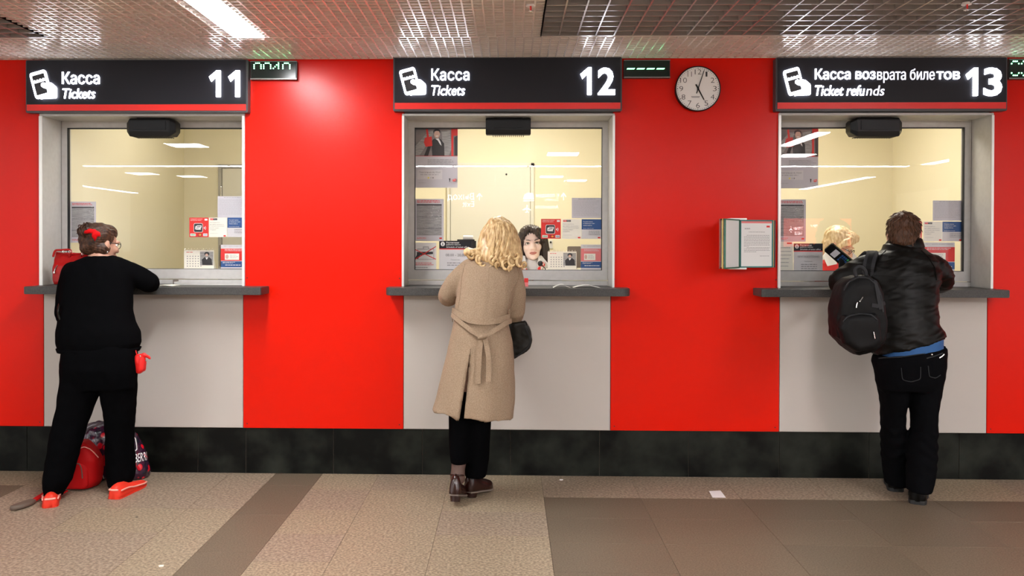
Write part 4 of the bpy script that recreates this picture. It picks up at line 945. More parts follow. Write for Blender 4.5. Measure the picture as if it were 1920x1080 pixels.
def nz(p, s, seed=0): return noise.noise(Vector((p[0] * s[0] + seed, p[1] * s[1] + seed * 1.7, p[2] * s[2])))
# ================================================================== person at the leftmost window
p1 = thing('person', floor_at(165, 925), 'person in black jumper and trousers, red bow in auburn bun, at the leftmost window', 'person')
def xyz(px, py, Y): return tuple(at(px, py, Y))
EL = at(281, 531, 5.035)                                   # right elbow
hm = head_matrix(at(190, 458, 5.0), yaw=-33, pitch=-8, s=1.0)
b = MB(); head_shapes(b, hm)
b.tube([xyz(186, 470, 4.985), xyz(184, 500, 4.955)], [.055, .065], 16)
body_px(b, [(495, 140, 228, 4.94, .07), (520, 132, 236, 4.93, .085), (600, 128, 232, 4.86, .09), (655, 126, 240, 4.83, .10), (690, 130, 240, 4.82, .10)])
b.tube([xyz(232, 508, 4.94), EL, at(262, 531, 5.14) + Vector((0, 0, .014)), at(242, 527, 5.24)], [.045, .036, .034, .028], 12)
b.tube([xyz(135, 510, 4.94), xyz(124, 585, 4.90), at(140, 548, 5.04), at(158, 524, 5.20)], [.045, .038, .033, .028], 12)
hand(b, at(240, 527, 5.25), (-.5, .8, 0), (0, 0, 1), 1); hand(b, at(162, 526, 5.235), (.5, .8, .0), (0, 0, 1), -1)
for (xa, xb_, xc, Yf) in ((150, 130, 103, 4.74), (222, 226, 225, 4.86)): b.tube([xyz(xa, 690, 4.82), xyz(xb_, 790, Yf + .03), xyz(xc, 915, Yf + .04)], [.06, .042, .03], 14)
fuse('body', b, M['skin'], p1, voxel=.0055, smooth=3, post=face_post(hm))
face_parts(hm, p1, M['lips'], M['hair_red'])
b = MB()
body_px(b, [(480, 162, 216, 4.965, .062), (485, 150, 230, 4.955, .085), (496, 128, 246, 4.945, .11), (510, 118, 250, 4.94, .125), (540, 116, 248, 4.92, .135), (580, 114, 246, 4.89, .14), (605, 112, 251, 4.875, .15), (622, 110, 260, 4.865, .155), (642, 109, 263, 4.86, .155), (652, 112, 258, 4.86, .15), (657, 116, 254, 4.86, .145)], e=2.2)
b.tube(smooth_poly([xyz(226, 508, 4.945), xyz(256, 517, 4.985), EL, at(264, 531, 5.14) + Vector((0, 0, .028)), at(248, 527, 5.20)], 4), [.078, .074, .071, .068, .066, .064, .061, .059, .058, .056, .056, .055, .053, .05, .047, .044, .04], 18)
b.tube(smooth_poly([xyz(138, 510, 4.945), xyz(126, 552, 4.92), xyz(123, 594, 4.91), at(138, 548, 5.04), at(156, 524, 5.18)], 4), [.068, .066, .064, .062, .060, .058, .056, .055, .055, .054, .053, .052, .05, .048, .045, .042, .04], 18)
def d1(p, n): return .006 * nz(p, (9, 9, 7), 3) + .0035 * nz(p, (30, 30, 16), 5)
jmp, jb = fuse('jumper', b, M['knit'], p1, voxel=.008, smooth=6, disp=d1)
# knitted cuffs and hem rib
MB().loft([ring_px(651, 112, 259, 4.86, .148, 2.2), ring_px(652, 109.5, 262, 4.86, .156, 2.2), ring_px(659, 112, 258, 4.86, .152, 2.2), ring_px(660, 116, 254, 4.86, .14, 2.2)]).build('hem_rib', M['knit'], p1, smooth=True)
b = MB()
body_px(b, [(640, 122, 250, 4.84, .12), (665, 117, 255, 4.83, .135), (690, 115, 256, 4.82, .135), (712, 115, 255, 4.82, .125), (728, 116, 254, 4.82, .115)], e=2.4)
body_px(b, [(700, 117, 190, 4.82, .11), (730, 113, 186, 4.81, .105), (765, 108, 173, 4.80, .10), (800, 100, 160, 4.79, .095), (835, 93, 150, 4.775, .09), (870, 87, 142, 4.765, .085), (900, 83, 133, 4.75, .08), (918, 84, 120, 4.745, .07), (931, 86, 112, 4.74, .06)], e=2.2)
body_px(b, [(700, 188, 255, 4.83, .11), (730, 189, 254, 4.84, .105), (765, 195, 252, 4.86, .095), (800, 199, 249, 4.88, .09), (840, 201, 249, 4.90, .085), (875, 203, 250, 4.91, .085), (895, 203, 250, 4.91, .08), (912, 206, 240, 4.90, .07)], e=2.2)
def d1t(p, n): return .008 * nz(p, (14, 14, 5), 11) + .004 * nz(p, (30, 30, 20), 2)
fuse('trousers', b, M['trouser'], p1, voxel=.008, smooth=6, disp=d1t)
# hair: swept back to a bun high on the back of the head, strands in relief
b = MB(); k = len(b.v)
b.ell((0, -.022, .042), (.081, .098, .084)); b.ell((0, -.06, .0), (.066, .055, .062)); b.ell((.0, .02, .072), (.066, .066, .050)); b.ell((0, -.055, -.035), (.05, .042, .04))
for i in range(k, len(b.v)): b.v[i] = hm @ b.v[i]
bun = at(163, 434, 4.93)
b.ell(bun, (.046, .05, .046)); b.ell(bun + Vector((.006, .0, .030)), (.036, .034, .020)); b.ell(bun + Vector((-.012, .0, -.04)), (.036, .04, .05)); b.ell(bun + Vector((.0, .0, -.09)), (.04, .045, .045)); b.ell(bun + Vector((.06, .03, -.10)), (.06, .05, .045))
hI = hm.inverted()
def d1h(p, n):
    l = hI @ p; a = math.atan2(l.x, l.z - .02); return .0028 * math.sin(a * 34 + 5 * nz(p, (20, 20, 20))) * .5 + .004 * nz(p, (30, 30, 30), 4)
hr, hb1 = fuse('hair', b, M['hair_red'], p1, voxel=.005, smooth=4, disp=d1h)
st = MB(); rr = random.Random(5)
for i in range(46):       # loose strands round the bun and the nape
    a = rr.uniform(0, 6.28); e = rr.uniform(-.6, 1.2); o = Vector((math.cos(a) * math.cos(e), math.sin(a) * math.cos(e), math.sin(e)))
    q = bun + o * .046; t = Vector((rr.uniform(-1, 1), rr.uniform(-1, 1), rr.uniform(-1, 1))).cross(o).normalized()
    st.tube(smooth_poly([q - t * .03, q + o * rr.uniform(.003, .012), q + t * .03 - o * .006], 3), [.0022] * 6 + [.001], 5)
st.build('loose_strands', M['hair_red'], hr, smooth=True, kind='stuff')
bw_ = MB(); c0 = at(170, 440, 4.885)
def puff(pts, r): bw_.tube(smooth_poly([at(*q) for q in pts], 3), r, 10)
puff([(159, 436, 4.885), (166, 434, 4.868), (173, 433, 4.868), (180, 435, 4.875)], [.007, .010, .012, .013, .013, .012, .012, .013, .013, .010])
puff([(174, 435, 4.865), (182, 438, 4.868), (187, 442, 4.88)], [.011, .014, .016, .016, .014, .010, .006])
puff([(176, 437, 4.865), (178, 445, 4.868), (178, 452, 4.88)], [.012, .014, .014, .012, .009, .006, .003])
fuse('hair_bow', bw_, M['bow'], p1, voxel=.004, smooth=3, disp=lambda p, n: .003 * nz(p, (60, 60, 60)))
gl = MB()
for sx in (-1, 1):
    gl.tube([(sx * .032 + .024 * math.cos(a), .094 - .004 * abs(math.cos(a)), .004 + .019 * math.sin(a)) for a in [2 * math.pi * j / 18 for j in range(19)]], .0022, 6)
    gl.tube([(sx * .056, .09, .01), (sx * .074, .05, .012), (sx * .080, -.005, .008), (sx * .078, -.02, -.008)], .0022, 6)
gl.tube([(-.008, .094, .006), (0, .098, .010), (.008, .094, .006)], .002, 6).xf(hm).build('spectacles', M['glassrim'], p1, smooth=True)
MB().ell((0.078, -.003, -.047), (.005, .005, .006), nu=10, nv=8).xf(hm).build('earring', M['metal'], p1, smooth=True)
shoe('shoe', M['redshoe'], M['redshoe'], p1, floor_at(94, 952), floor_at(100, 915), .25, .092, .068, .006, band=M['shoeband'])
shoe('shoe', M['redshoe'], M['redshoe'], p1, floor_at(213, 936), floor_at(284, 900), .31, .095, .075, .006, band=M['shoeband'])
# ---- her bags
hbg = thing('handbag', Vector((at(128, 530, 5.20).x, 5.22, ZS)), 'red leather handbag with zip standing on the leftmost counter', 'handbag')
b = MB(); x0, x1 = at(97, 500, 5.2).x, at(166, 500, 5.2).x; zt = at(120, 474, 5.2).z; cx = (x0 + x1) / 2; hw = (x1 - x0) / 2
b.loft([sring((cx, 5.24, ZS + .008), hw * .93, .062, 32, 4), sring((cx, 5.24, ZS + .03), hw * .98, .07, 32, 4), sring((cx, 5.24, ZS + .12), hw, .062, 32, 4, tilt=.02), sring((cx, 5.24, zt - .03), hw * .97, .04, 32, 3, tilt=.04), sring((cx, 5.24, zt), hw * .95, .02, 32, 3, tilt=.0)])
bd, hbb = fuse('bag_body', b, M['redleather'], hbg, voxel=.006, smooth=4, disp=lambda p, n: .007 * nz(p, (12, 12, 10), 7) + .003 * nz(p, (40, 40, 40)))
MB().tube([(x0 + .02, 5.22, zt + .002), (cx - .02, 5.215, zt - .012), (x1 - .01, 5.22, zt)], .004, 8).build('zip', M['redleather'], hbg, smooth=True)
for (xa, xc) in ((100, 132), (152, 168)): MB().tube(smooth_poly([xyz(xa, 480, 5.2), xyz(xa + 4, 470, 5.2), xyz((xa + xc) / 2, 469, 5.19), xyz(xc, 469, 5.19), xyz(xc - 1, 480, 5.2)], 4), .007, 8).build('handle', M['redleather'], hbg, smooth=True)
for (px, py, r_) in ((119, 472, .007), (131, 472, .007), (155, 476, .006), (156, 486, .005)): p = at(px, py, 5.185); MB().tube([p + Vector((r_ * math.cos(t), 0, r_ * math.sin(t))) for t in [j * math.pi / 5 for j in range(11)]], .0022, 6).build('ring', M['metal'], hbg)
zp = MB(); q = on_surf(hbb, 108, 498, .003)[0]; q2 = on_surf(hbb, 103, 511, .006)[0]; zp.tube([q, (q + q2) / 2 + Vector((0, -.004, 0)), q2], .003, 6).ell(q2, (.006, .003, .009)).build('zip_pull', M['metal'], hbg)
b = MB(); surf = []
b.tube(smooth_poly([xyz(119, 548, 5.06), xyz(110, 575, 4.80), xyz(110, 592, 4.78), xyz(116, 603, 4.79), xyz(121, 600, 4.82)], 5), .006, 8)
pu = thing('purse', at(268, 680, 4.86), 'small bright red purse hanging at the hip of the person in black', 'purse')
b2 = MB(); body_px(b2, [(664, 256, 268, 4.83, .012), (668, 255, 272, 4.83, .02), (680, 255, 274, 4.83, .026), (693, 255, 273, 4.83, .028), (700, 256, 264, 4.83, .022)], e=2.6)
b2.tube([xyz(266, 664, 4.82), xyz(275, 667, 4.82), xyz(282, 672, 4.82)], [.008, .011, .006], 10)
fuse('pouch', b2, M['redbright'], pu, voxel=.004, smooth=3, disp=lambda p, n: .007 * nz(p, (55, 55, 16), 1))
MB().tube(smooth_poly([xyz(258, 668, 4.84), xyz(254, 660, 4.84), xyz(253, 650, 4.85), xyz(256, 663, 4.82), xyz(262, 668, 4.81)], 4), .003, 6).build('wrist_strap', M['redbright'], pu)
for (px, py) in ((263, 668), (274, 676)): MB().ell(at(px, py, 4.80), (.005, .004, .005), nu=10, nv=6).build('stud', M['metal'], pu)
b.build('bag_strap', M['olive'], hbg, smooth=True)
# red backpack on the floor between her feet
bp = thing('backpack', floor_at(156, 925), 'small red backpack standing on the floor between the legs of the person in black', 'backpack')
b = MB(); Yb = 5.02; c = floor_at(156, 926); zz = lambda py: at(156, py, 4.98).z
rows = [(.006, 124, 184), (.04, 120, 190), (.10, 122, 193), (.17, 128, 193), (.22, 134, 187), (.262, 142, 176), (.277, 150, 168)]
for i in range(1): b.loft([sring(((at(l, 880, 5.0).x + at(r_, 880, 5.0).x) / 2, 4.985 - .02 * (z / .27), z), (at(r_, 880, 5.0).x - at(l, 880, 5.0).x) / 2, .085 * (1 if z < .2 else .85 if z < .25 else .6), 32, 2.8) for z, l, r_ in rows])
bdy, bb = fuse('bag_body', b, M['redbag'], bp, voxel=.006, smooth=5, disp=lambda p, n: .005 * nz(p, (12, 12, 12), 9))
pk = MB(); pk.loft([sring((at(150, 900, 4.95).x, 4.912, z), w_, .03, 24, 3) for z, w_ in ((.012, .06), (.03, .072), (.12, .072), (.15, .06), (.165, .035))])
po, pbv = fuse('front_pocket', pk, M['redbag'], bp, voxel=.005, smooth=4)
z1 = MB(); surf_ribbon(z1, pbv, [(139, 872), (143, 869), (149, 870), (152.5, 877), (154, 887), (154.5, 897)], .005, .003, .002); z1.build('pocket_zip', M['brownpad'], bp)
z1 = MB(); surf_ribbon(z1, bb, [(146, 842), (158, 838), (168, 842), (176, 849), (184, 858)], .005, .003, .002); z1.build('main_zip', M['shoeband'], bp)
sA = [floor_at(124, 922, .03), floor_at(96, 920, .03), floor_at(78, 929, .02), floor_at(62, 939, .012)]
MB().add([], []).v
r1 = MB(); ribbon(r1, smooth_poly(sA, 4), [Vector((0, -.1, 1)).normalized()] * 13, .03, .008); r1.build('strap', M['redbag'], bp)
r2 = MB(); q0, q1 = floor_at(66, 938, .012), floor_at(22, 954, .012); dv = (q1 - q0); sd_ = Vector((-dv.y, dv.x, 0)).normalized()
r2.loft([[q0 + dv * u + sd_ * (w_ * math.cos(a)) + Vector((0, 0, .016 * math.sin(a) * (1 if w_ > .01 else .4))) for a in [2 * math.pi * j / 16 for j in range(16)]] for u, w_ in ((0, .008), (.15, .025), (.4, .038), (.75, .038), (.95, .022), (1, .006))])
r2.build('strap_pad', M['brownpad'], bp, smooth=True, label='brown padded end of the strap')
# berry-print carrier bag behind the backpack
cb = thing('carrier_bag', floor_at(225, 902), 'shiny purple and red berry-print carrier bag behind the red backpack', 'carrier bag')
b = MB(); cxr = lambda l, r_, z, ry, Y=5.185: sring(((at(l, 850, Y).x + at(r_, 850, Y).x) / 2, Y, z), (at(r_, 850, Y).x - at(l, 850, Y).x) / 2, ry, 36, 2.6)
b.loft([cxr(176, 278, .006, .08), cxr(170, 279, .04, .10), cxr(166, 272, .12, .10), cxr(160, 264, .2, .09), cxr(154, 256, .25, .075), cxr(156, 244, .29, .05), cxr(172, 226, .325, .02), cxr(184, 214, .345, .012)])
def dcb(p, n): return .011 * nz(p, (11, 11, 9), 21) + .006 * abs(nz(p, (24, 24, 20), 4)) + .003 * nz(p, (60, 60, 50), 8)
cbo, cbv = fuse('bag_body', b, M['rest'], cb, voxel=.006, smooth=3, disp=dcb)
nt = M['rest'].node_tree; bs = nt.nodes['Principled BSDF']
tc = nt.nodes.new('ShaderNodeTexCoord'); mp = nt.nodes.new('ShaderNodeMapping'); mp.inputs['Scale'].default_value = (22, 22, 17); vo = nt.nodes.new('ShaderNodeTexVoronoi'); vo.inputs['Scale'].default_value = 1
rp = nt.nodes.new('ShaderNodeValToRGB'); e = rp.color_ramp.elements; e[0].position = .30; e[0].color = (.62, .008, .02, 1); e[1].position = .36; e[1].color = (.045, .006, .02, 1); q_ = e.new(.62); q_.color = (.035, .01, .03, 1); q_ = e.new(.7); q_.color = (.012, .012, .022, 1)
nt.links.new(tc.outputs['Object'], mp.inputs['Vector']); nt.links.new(mp.outputs['Vector'], vo.inputs['Vector']); nt.links.new(vo.outputs['Distance'], rp.inputs['Fac']); nt.links.new(rp.outputs['Color'], bs.inputs['Base Color'])
def decal(name, txt, x0, x1, y0, y1, m, bvh, parent, rot=0):
    me = text_mesh(txt, .004); n = len(me.vertices); co = np.empty(n * 3, 'f'); me.vertices.foreach_get('co', co); co = co.reshape(-1, 3); lo, hi = co.min(0), co.max(0); off = wpos(parent)
    for v, c_ in zip(me.vertices, co):
        u, t = (c_[0] - lo[0]) / (hi[0] - lo[0]), (c_[1] - lo[1]) / (hi[1] - lo[1]); px = x0 + (x1 - x0) * u; py = y1 + (y0 - y1) * t - rot * (px - (x0 + x1) / 2)
        q = on_surf(bvh, px, py, .0025); v.co = (q[0] if q else at(px, py, 5.1)) - off
    return link(name, me, m, parent)
decal('lettering', 'WILDBERRI', 229, 275, 852, 868, M['white'], cbv, cb, .22)
MB().build if False else None
lg = MB(); surf_ribbon(lg, cbv, [(249, 819.5), (253, 822), (255, 832), (256, 843), (252, 846), (249, 846), (246, 850)], .006, .002, .003); lg.build('white_logo_line', M['white'], cb)
lg = MB(); surf_ribbon(lg, cbv, [(152, 830), (150, 826), (156, 819)], .006, .002, .003); surf_ribbon(lg, cbv, [(190, 885), (193, 891), (195, 897)], .005, .002, .003); lg.build('white_logo_line', M['white'], cb)
hd = MB(); 
for (pa, pb_, pc, pd) in (((156, 812), (166, 800), (184, 796), (199, 804)), ((172, 818), (182, 802), (194, 797), (206, 812))): ribbon(hd, smooth_poly([xyz(*pa, 5.14), xyz(*pb_, 5.15), xyz(*pc, 5.16), xyz(*pd, 5.16)], 5), [Vector((0, -1, .3)).normalized()] * 16, .035, .0016)
hd.build('handles', mat('bag_handle_plastic', (.10, .08, .09), .25), cb, smooth=True)
# ================================================================== person at the middle window
p2 = thing('person', floor_at(885, 935), 'person with curly blond hair in belted beige coat at the middle window', 'person')
hm = head_matrix(at(936, 450, 4.95), yaw=-12, pitch=-14, s=1.0)
LE, RE = at(841, 556, 4.985), at(962, 588, 4.95)
b = MB(); head_shapes(b, hm); b.tube([xyz(932, 470, 4.93), xyz(926, 505, 4.89)], [.05, .06], 16)
body_px(b, [(500, 885, 960, 4.88, .06), (530, 872, 958, 4.87, .08), (600, 868, 938, 4.82, .085), (660, 862, 945, 4.79, .10), (720, 862, 930, 4.78, .10), (760, 858, 918, 4.78, .08)])
b.tube([xyz(880, 505, 4.885), LE, at(860, 532, 5.06), at(888, 525, 5.20)], [.04, .033, .03, .026], 12)
b.tube([xyz(962, 505, 4.885), RE, at(961, 545, 5.03), at(948, 524, 5.19)], [.04, .033, .03, .026], 12)
hand(b, at(894, 528, 5.25), (.5, .8, 0), (0, 0, 1), -1); hand(b, at(944, 528, 5.235), (-.4, .85, 0), (0, 0, 1), 1)
b.tube([xyz(868, 740, 4.78), xyz(862, 810, 4.77), xyz(859.5, 884, 4.75)], [.055, .036, .024], 14); b.tube([xyz(905, 740, 4.79), xyz(900, 810, 4.80), xyz(895, 880, 4.83)], [.06, .04, .028], 14)
fuse('body', b, M['skin_warm'], p2, voxel=.0055, smooth=3, post=face_post(hm)); face_parts(hm, p2, M['lips'], M['hair_blond'])
b = MB()
body_px(b, [(478, 906, 950, 4.92, .05), (483, 892, 958, 4.915, .075), (490, 876, 970, 4.905, .10), (500, 866, 976, 4.90, .118), (530, 860, 972, 4.88, .13), (560, 855, 963, 4.855, .13), (590, 852, 953, 4.83, .128), (603, 850, 952, 4.825, .13), (640, 843, 962, 4.81, .145), (680, 833, 965, 4.80, .155), (720, 824, 965, 4.79, .165), (750, 817, 964, 4.785, .17), ((768, 785), 812, 962, 4.78, .172)], e=2.25)
b.tube(smooth_poly([xyz(884, 504, 4.895), xyz(858, 528, 4.93), LE, at(859, 530, 5.055), at(884, 523, 5.19)], 4), [.066, .067, .068, .067, .066, .066, .065, .064, .062, .06, .058, .055, .052, .05, .047, .045, .043], 18)
b.tube(smooth_poly([xyz(957, 504, 4.895), xyz(963, 545, 4.90), RE, at(961, 545, 5.025), at(950, 521, 5.17)], 4), [.066, .068, .069, .07, .07, .07, .07, .069, .068, .065, .062, .058, .054, .05, .047, .045, .043], 18)
SL0, SL1 = at(883, 652, 4.64), at(863, 778, 4.61)           # slit in the back
def d2(p, n):
    d = .004 * nz(p, (10, 10, 8), 31) + .0025 * nz(p, (26, 26, 14), 2)
    low = max(0, min(1, (.86 - p[2]) / .5))
    d += low * .012 * math.sin(p[0] * 42 + 3 * nz(p, (5, 5, 3))) * (.6 + .4 * nz(p, (7, 7, 3), 9))
    if n[1] < .1 and p[2] < SL0.z + .02:
        t = (p[2] - SL0.z) / (SL1.z - SL0.z); xs = SL0.x + (SL1.x - SL0.x) * t; q = p[0] - xs
        d += max(0, min(1, t * 3)) * (.012 * max(0, 1 - abs(q + .012) / .03) if q < 0 else -.014 * math.exp(-(q / .02) ** 2))
    return d
coat, cbv2 = fuse('coat', b, M['coat'], p2, voxel=.0075, smooth=6, disp=d2)
# open the slit and the underside of the hem
bm = bmesh.new(); bm.from_mesh(coat.data); o0 = wpos(coat); kill = []
sv = (SL1 - SL0).normalized(); wdt = .022
def edge_plane(p0, p1): return (p1 - p0).cross(ray(873, 715)).normalized()
R0, R1 = SL0, SL1 + Vector((wdt, 0, 0))
for (q0, q1) in ((SL0, SL1), (R0, R1)):
    fs = [f for f in bm.faces if (f.calc_center_median() + o0).y < 4.79 and (f.calc_center_median() + o0).z < SL0.z + .02 and abs((f.calc_center_median() + o0).x - SL1.x - .03) < .14]
    ge = set(fs)
    for f in fs: ge.update(f.edges); ge.update(f.verts)
    bmesh.ops.bisect_plane(bm, geom=list(ge), plane_co=q0 - o0, plane_no=edge_plane(q0, q1))
for f in bm.faces:
    c_ = f.calc_center_median() + o0; t = (c_.z - SL0.z) / (SL1.z - SL0.z); xs = SL0.x + (SL1.x - SL0.x) * t
    dp = c_ - SL0; k0 = dp.dot(edge_plane(SL0, SL1)); k1 = dp.dot(edge_plane(R0, R1))
    if c_.y < 4.79 and t > 0 and k0 * k1 < 0 and abs(c_.x - xs) < .06: kill.append(f)
    elif c_.z < .6 and f.normal.z < -.85: kill.append(f)
bmesh.ops.delete(bm, geom=kill, context='FACES'); bm.to_mesh(coat.data); bm.free()
sd = coat.modifiers.new('thickness', 'SOLIDIFY'); sd.thickness = .004; sd.offset = -1
# centre seam, sleeve seams, collar
MB_ = MB(); surf_ribbon(MB_, cbv2, [(917, 500), (914, 545), (911, 588)], .004, .003, .0005, 14); MB_.build('back_seam', M['coat'], p2)
for pth in ([(872, 492), (866, 520), (862, 560), (858, 582)], [(968, 492), (974, 520), (953, 560), (951, 596)]):
    m_ = MB(); surf_ribbon(m_, cbv2, pth, .004, .003, .001, 8); m_.build('sleeve_seam', M['coat'], p2)
# belt: band across the back, tie loops and knotted tails
m_ = MB(); surf_ribbon(m_, cbv2, [(853, 583), (866, 593), (885, 602), (905, 604), (930, 602), (950, 595)], .036, .012, .012, 8); m_.build('belt', M['coat'], p2)
m_ = MB(); surf_ribbon(m_, cbv2, [(852, 589), (868, 606), (886, 622), (902, 632)], .024, .012, .020, 8); m_.build('belt_tie', M['coat'], p2)
m_ = MB(); surf_ribbon(m_, cbv2, [(951, 601), (936, 613), (918, 625), (906, 632)], .026, .012, .022, 8); m_.build('belt_tie', M['coat'], p2)
kb_ = MB(); q = on_surf(cbv2, 905, 633, .018)[0]; kb_.ell(q, (.02, .016, .016)); kb_.tube([q + Vector((-.02, 0, -.006)), q + Vector((0, -.012, .004)), q + Vector((.022, 0, .008))], [.011, .014, .010], 10)
fuse('belt_knot', kb_, M['coat'], p2, voxel=.004, smooth=3)
for pth, wd, of in (([(902, 637), (899, 665), (897, 695), (897, 720)], [.028] * 25, .012), ([(909, 637), (915, 665), (916, 690), (915, 716)], [.028] * 25, .02), ([(903, 636), (895, 655), (894, 690), (893, 716)], [.02] * 25, .006)):
    m_ = MB(); surf_ribbon(m_, cbv2, pth, wd, .006, of, 8); m_.build('belt_tail', M['coat'], p2)
for px in (853, 951): m_ = MB(); surf_ribbon(m_, cbv2, [(px, 580), (px, 590), (px, 604)], .008, .004, .014, 4); m_.build('belt_loop', M['coat'], p2)
b = MB()
body_px(b, [(730, 848, 918, 4.785, .11), (765, 842, 921, 4.785, .105), (785, 841, 922, 4.785, .10)], e=2.4)
body_px(b, [(770, 841, 888, 4.775, .095), (800, 842, 886, 4.77, .09), (830, 842, 884, 4.765, .082), (850, 843, 881, 4.76, .075), (868, 845, 878, 4.755, .066)], e=2.2)
body_px(b, [(770, 876, 922, 4.80, .095), (800, 877, 921, 4.805, .09), (830, 876, 918, 4.815, .085), (860, 873, 917, 4.825, .08), (885, 872, 914, 4.83, .072), (894, 873, 911, 4.83, .068)], e=2.2)
fuse('trousers', b, M['trouser'], p2, voxel=.008, smooth=5, disp=lambda p, n: .005 * nz(p, (14, 14, 6), 1))
# brown patent ankle shoes: left heel lifted, right foot flat and turned out
MB().tube([xyz(861, 862, 4.755), xyz(859, 880, 4.75), xyz(858, 896, 4.74)], [.041, .038, .042], 16).build('stocking', M['tights'], p2, smooth=True, label='brown stockinged left ankle')
def heeled(hl, tl, back, w_, m):
    """ankle shoe: hl heel point, tl toe point at sole level"""
    h, t = Vector(hl), Vector(tl); f = (t - h).normalized(); l = Vector((0, 0, 1)).cross(f).normalized(); n = f.cross(l); n = n if n.z > 0 else -n; L = (t - h).length
    rings = []
    for u, wv, hv in ((-.03, .3, .08), (0, .66, .10), (.08, .78, .108), (.2, .8, .10), (.32, .8, .082), (.46, .86, .066), (.62, 1, .056), (.78, .96, .048), (.9, .72, .04), (.97, .42, .03), (1, .15, .02)):
        rings.append([h + f * (u * L) + l * (w_ / 2 * wv * math.copysign(abs(math.cos(a)) ** .85, math.cos(a))) + n * ((hv * math.sin(a)) if math.sin(a) > 0 else .004 * math.sin(a)) for a in [2 * math.pi * j / 20 for j in range(20)]])
    o = MB().loft(rings).build('shoe', m, p2, smooth=True)
    so = [h + f * (u * L) + l * (w_ / 2 * k_) for u, k_ in ((.0, .62), (.2, .82), (.4, .84), (.62, 1.04), (.8, 1.0), (.93, .66), (1.0, .2))]; so += [h + f * (u * L) - l * (w_ / 2 * k_) for u, k_ in ((1.0, .2), (.93, .66), (.8, 1.0), (.62, 1.04), (.4, .84), (.2, .82), (.0, .62))]
    MB().prism([p - n * .003 for p in so], -n * .008).build('sole', M['sole'], o, bevel=.001)
    MB().loft([[h + f * (.045 + .034 * s_ * math.cos(a)) + l * (.031 * s_ * math.sin(a)) - n * z for a in [2 * math.pi * j / 14 for j in range(14)]] for z, s_ in ((.008, 1), (back, .86))]).build('heel', M['brownshoe'] if m != M['sole'] else m, o)
    MB().tube([h + f * (.02 * math.cos(a) * 1.6 + .045) + l * (.036 * math.sin(a)) + n * .10 for a in [2 * math.pi * j / 18 for j in range(19)]], .005, 6).build('collar', M['brownshoe'], o, smooth=True)
    return o
hl = floor_at(866, 938, 0); hl = at(862, 914, 4.70); tl = floor_at(852, 937); tl = Vector((hl.x - .035, hl.y + .12, .012)); hl = at(851, 931, 4.655); tl = Vector((hl.x + .035, hl.y + .20, .016))
heeled(hl + Vector((0, 0, .015)), tl, .042, .082, M['brownshoe'])
heeled(floor_at(876, 938, .0) + Vector((0, .03, .045)), floor_at(921, 914, .012) + Vector((0, .0, .006)), .040, .084, M['brownshoe'])
# hair
b = MB(); k = len(b.v)
b.ell((0, -.018, .045), (.088, .106, .088)); b.ell((0, -.05, -.01), (.088, .07, .08))
for i in range(k, len(b.v)): b.v[i] = hm @ b.v[i]
body_px(b, [(432, 902, 968, 4.93, .08), (452, 896, 976, 4.915, .09), (472, 893, 980, 4.895, .09), (488, 897, 980, 4.875, .085), (499, 910, 974, 4.86, .06)], e=2.2)
b.ell(at(880, 473, 4.86), (.034, .04, .024)); b.ell(at(896, 474, 4.87), (.035, .045, .03))
hI2 = hm.inverted()
hair2, hv2 = fuse('hair', b, M['hair_blond'], p2, voxel=.007, smooth=5, disp=lambda p, n: .007 * nz(p, (26, 26, 9), 3) + .003 * nz(p, (70, 70, 20), 8))
rr = random.Random(12); crown = at(936, 408, 4.95); hc = at(936, 450, 4.93)
def curl(a0, length, r0, r1, turns, wid, ph, start=0.1):
    """a lock that leaves the crown at angle a0, follows the hair mass down and coils at its end"""
    pts = []; N = 34; o = Vector((math.cos(a0), math.sin(a0), 0))
    for i in range(N + 1):
        t = i / N; tt = start + (1 - start) * t
        e = R(82 - 112 * min(1, tt * 1.25)); rad_ = Vector((.092, .104, .092))
        p = hc + Vector((o.x * math.cos(e) * rad_.x, o.y * math.cos(e) * rad_.y, math.sin(e) * rad_.z + .018))
        drop = max(0, tt - .55) / .45 * length; p = p + Vector((o.x * .014 * drop / .1, o.y * .02 * drop / .1 - .03 * drop / .1, -drop))
        if p.y > 5.02: p.y = 5.02 + (p.y - 5.02) * .3
        am = r0 + (r1 - r0) * t * t; an = ph + turns * 2 * math.pi * t * t
        side_ = Vector((-o.y, o.x, 0)); p = p + side_ * (am * math.cos(an)) + (o * .9 + Vector((0, 0, .35))) * (am * math.sin(an)) + o * .004
        pts.append(p)
    return pts, [wid * (1 - .15 * (i / N)) * (1 if i < N - 3 else .3 + .7 * (N - i) / 3) for i in range(N + 1)]
mbh = MB()
for i in range(125):
    big = i < 80
    a0 = R(-200 + 220 * ((i * .618) % 1)); L = rr.uniform(.03, .13) * (1 if abs(a0 + 1.57) < 1.2 else .8)
    pts, rad = curl(a0, L, .003, rr.uniform(.008, .020), rr.uniform(.7, 1.7) if big else rr.uniform(1.5, 3), rr.uniform(.008, .0125) if big else rr.uniform(.003, .005), rr.uniform(0, 6.28), rr.uniform(0, .3))
    mbh.tube(pts, rad, 8 if big else 5)
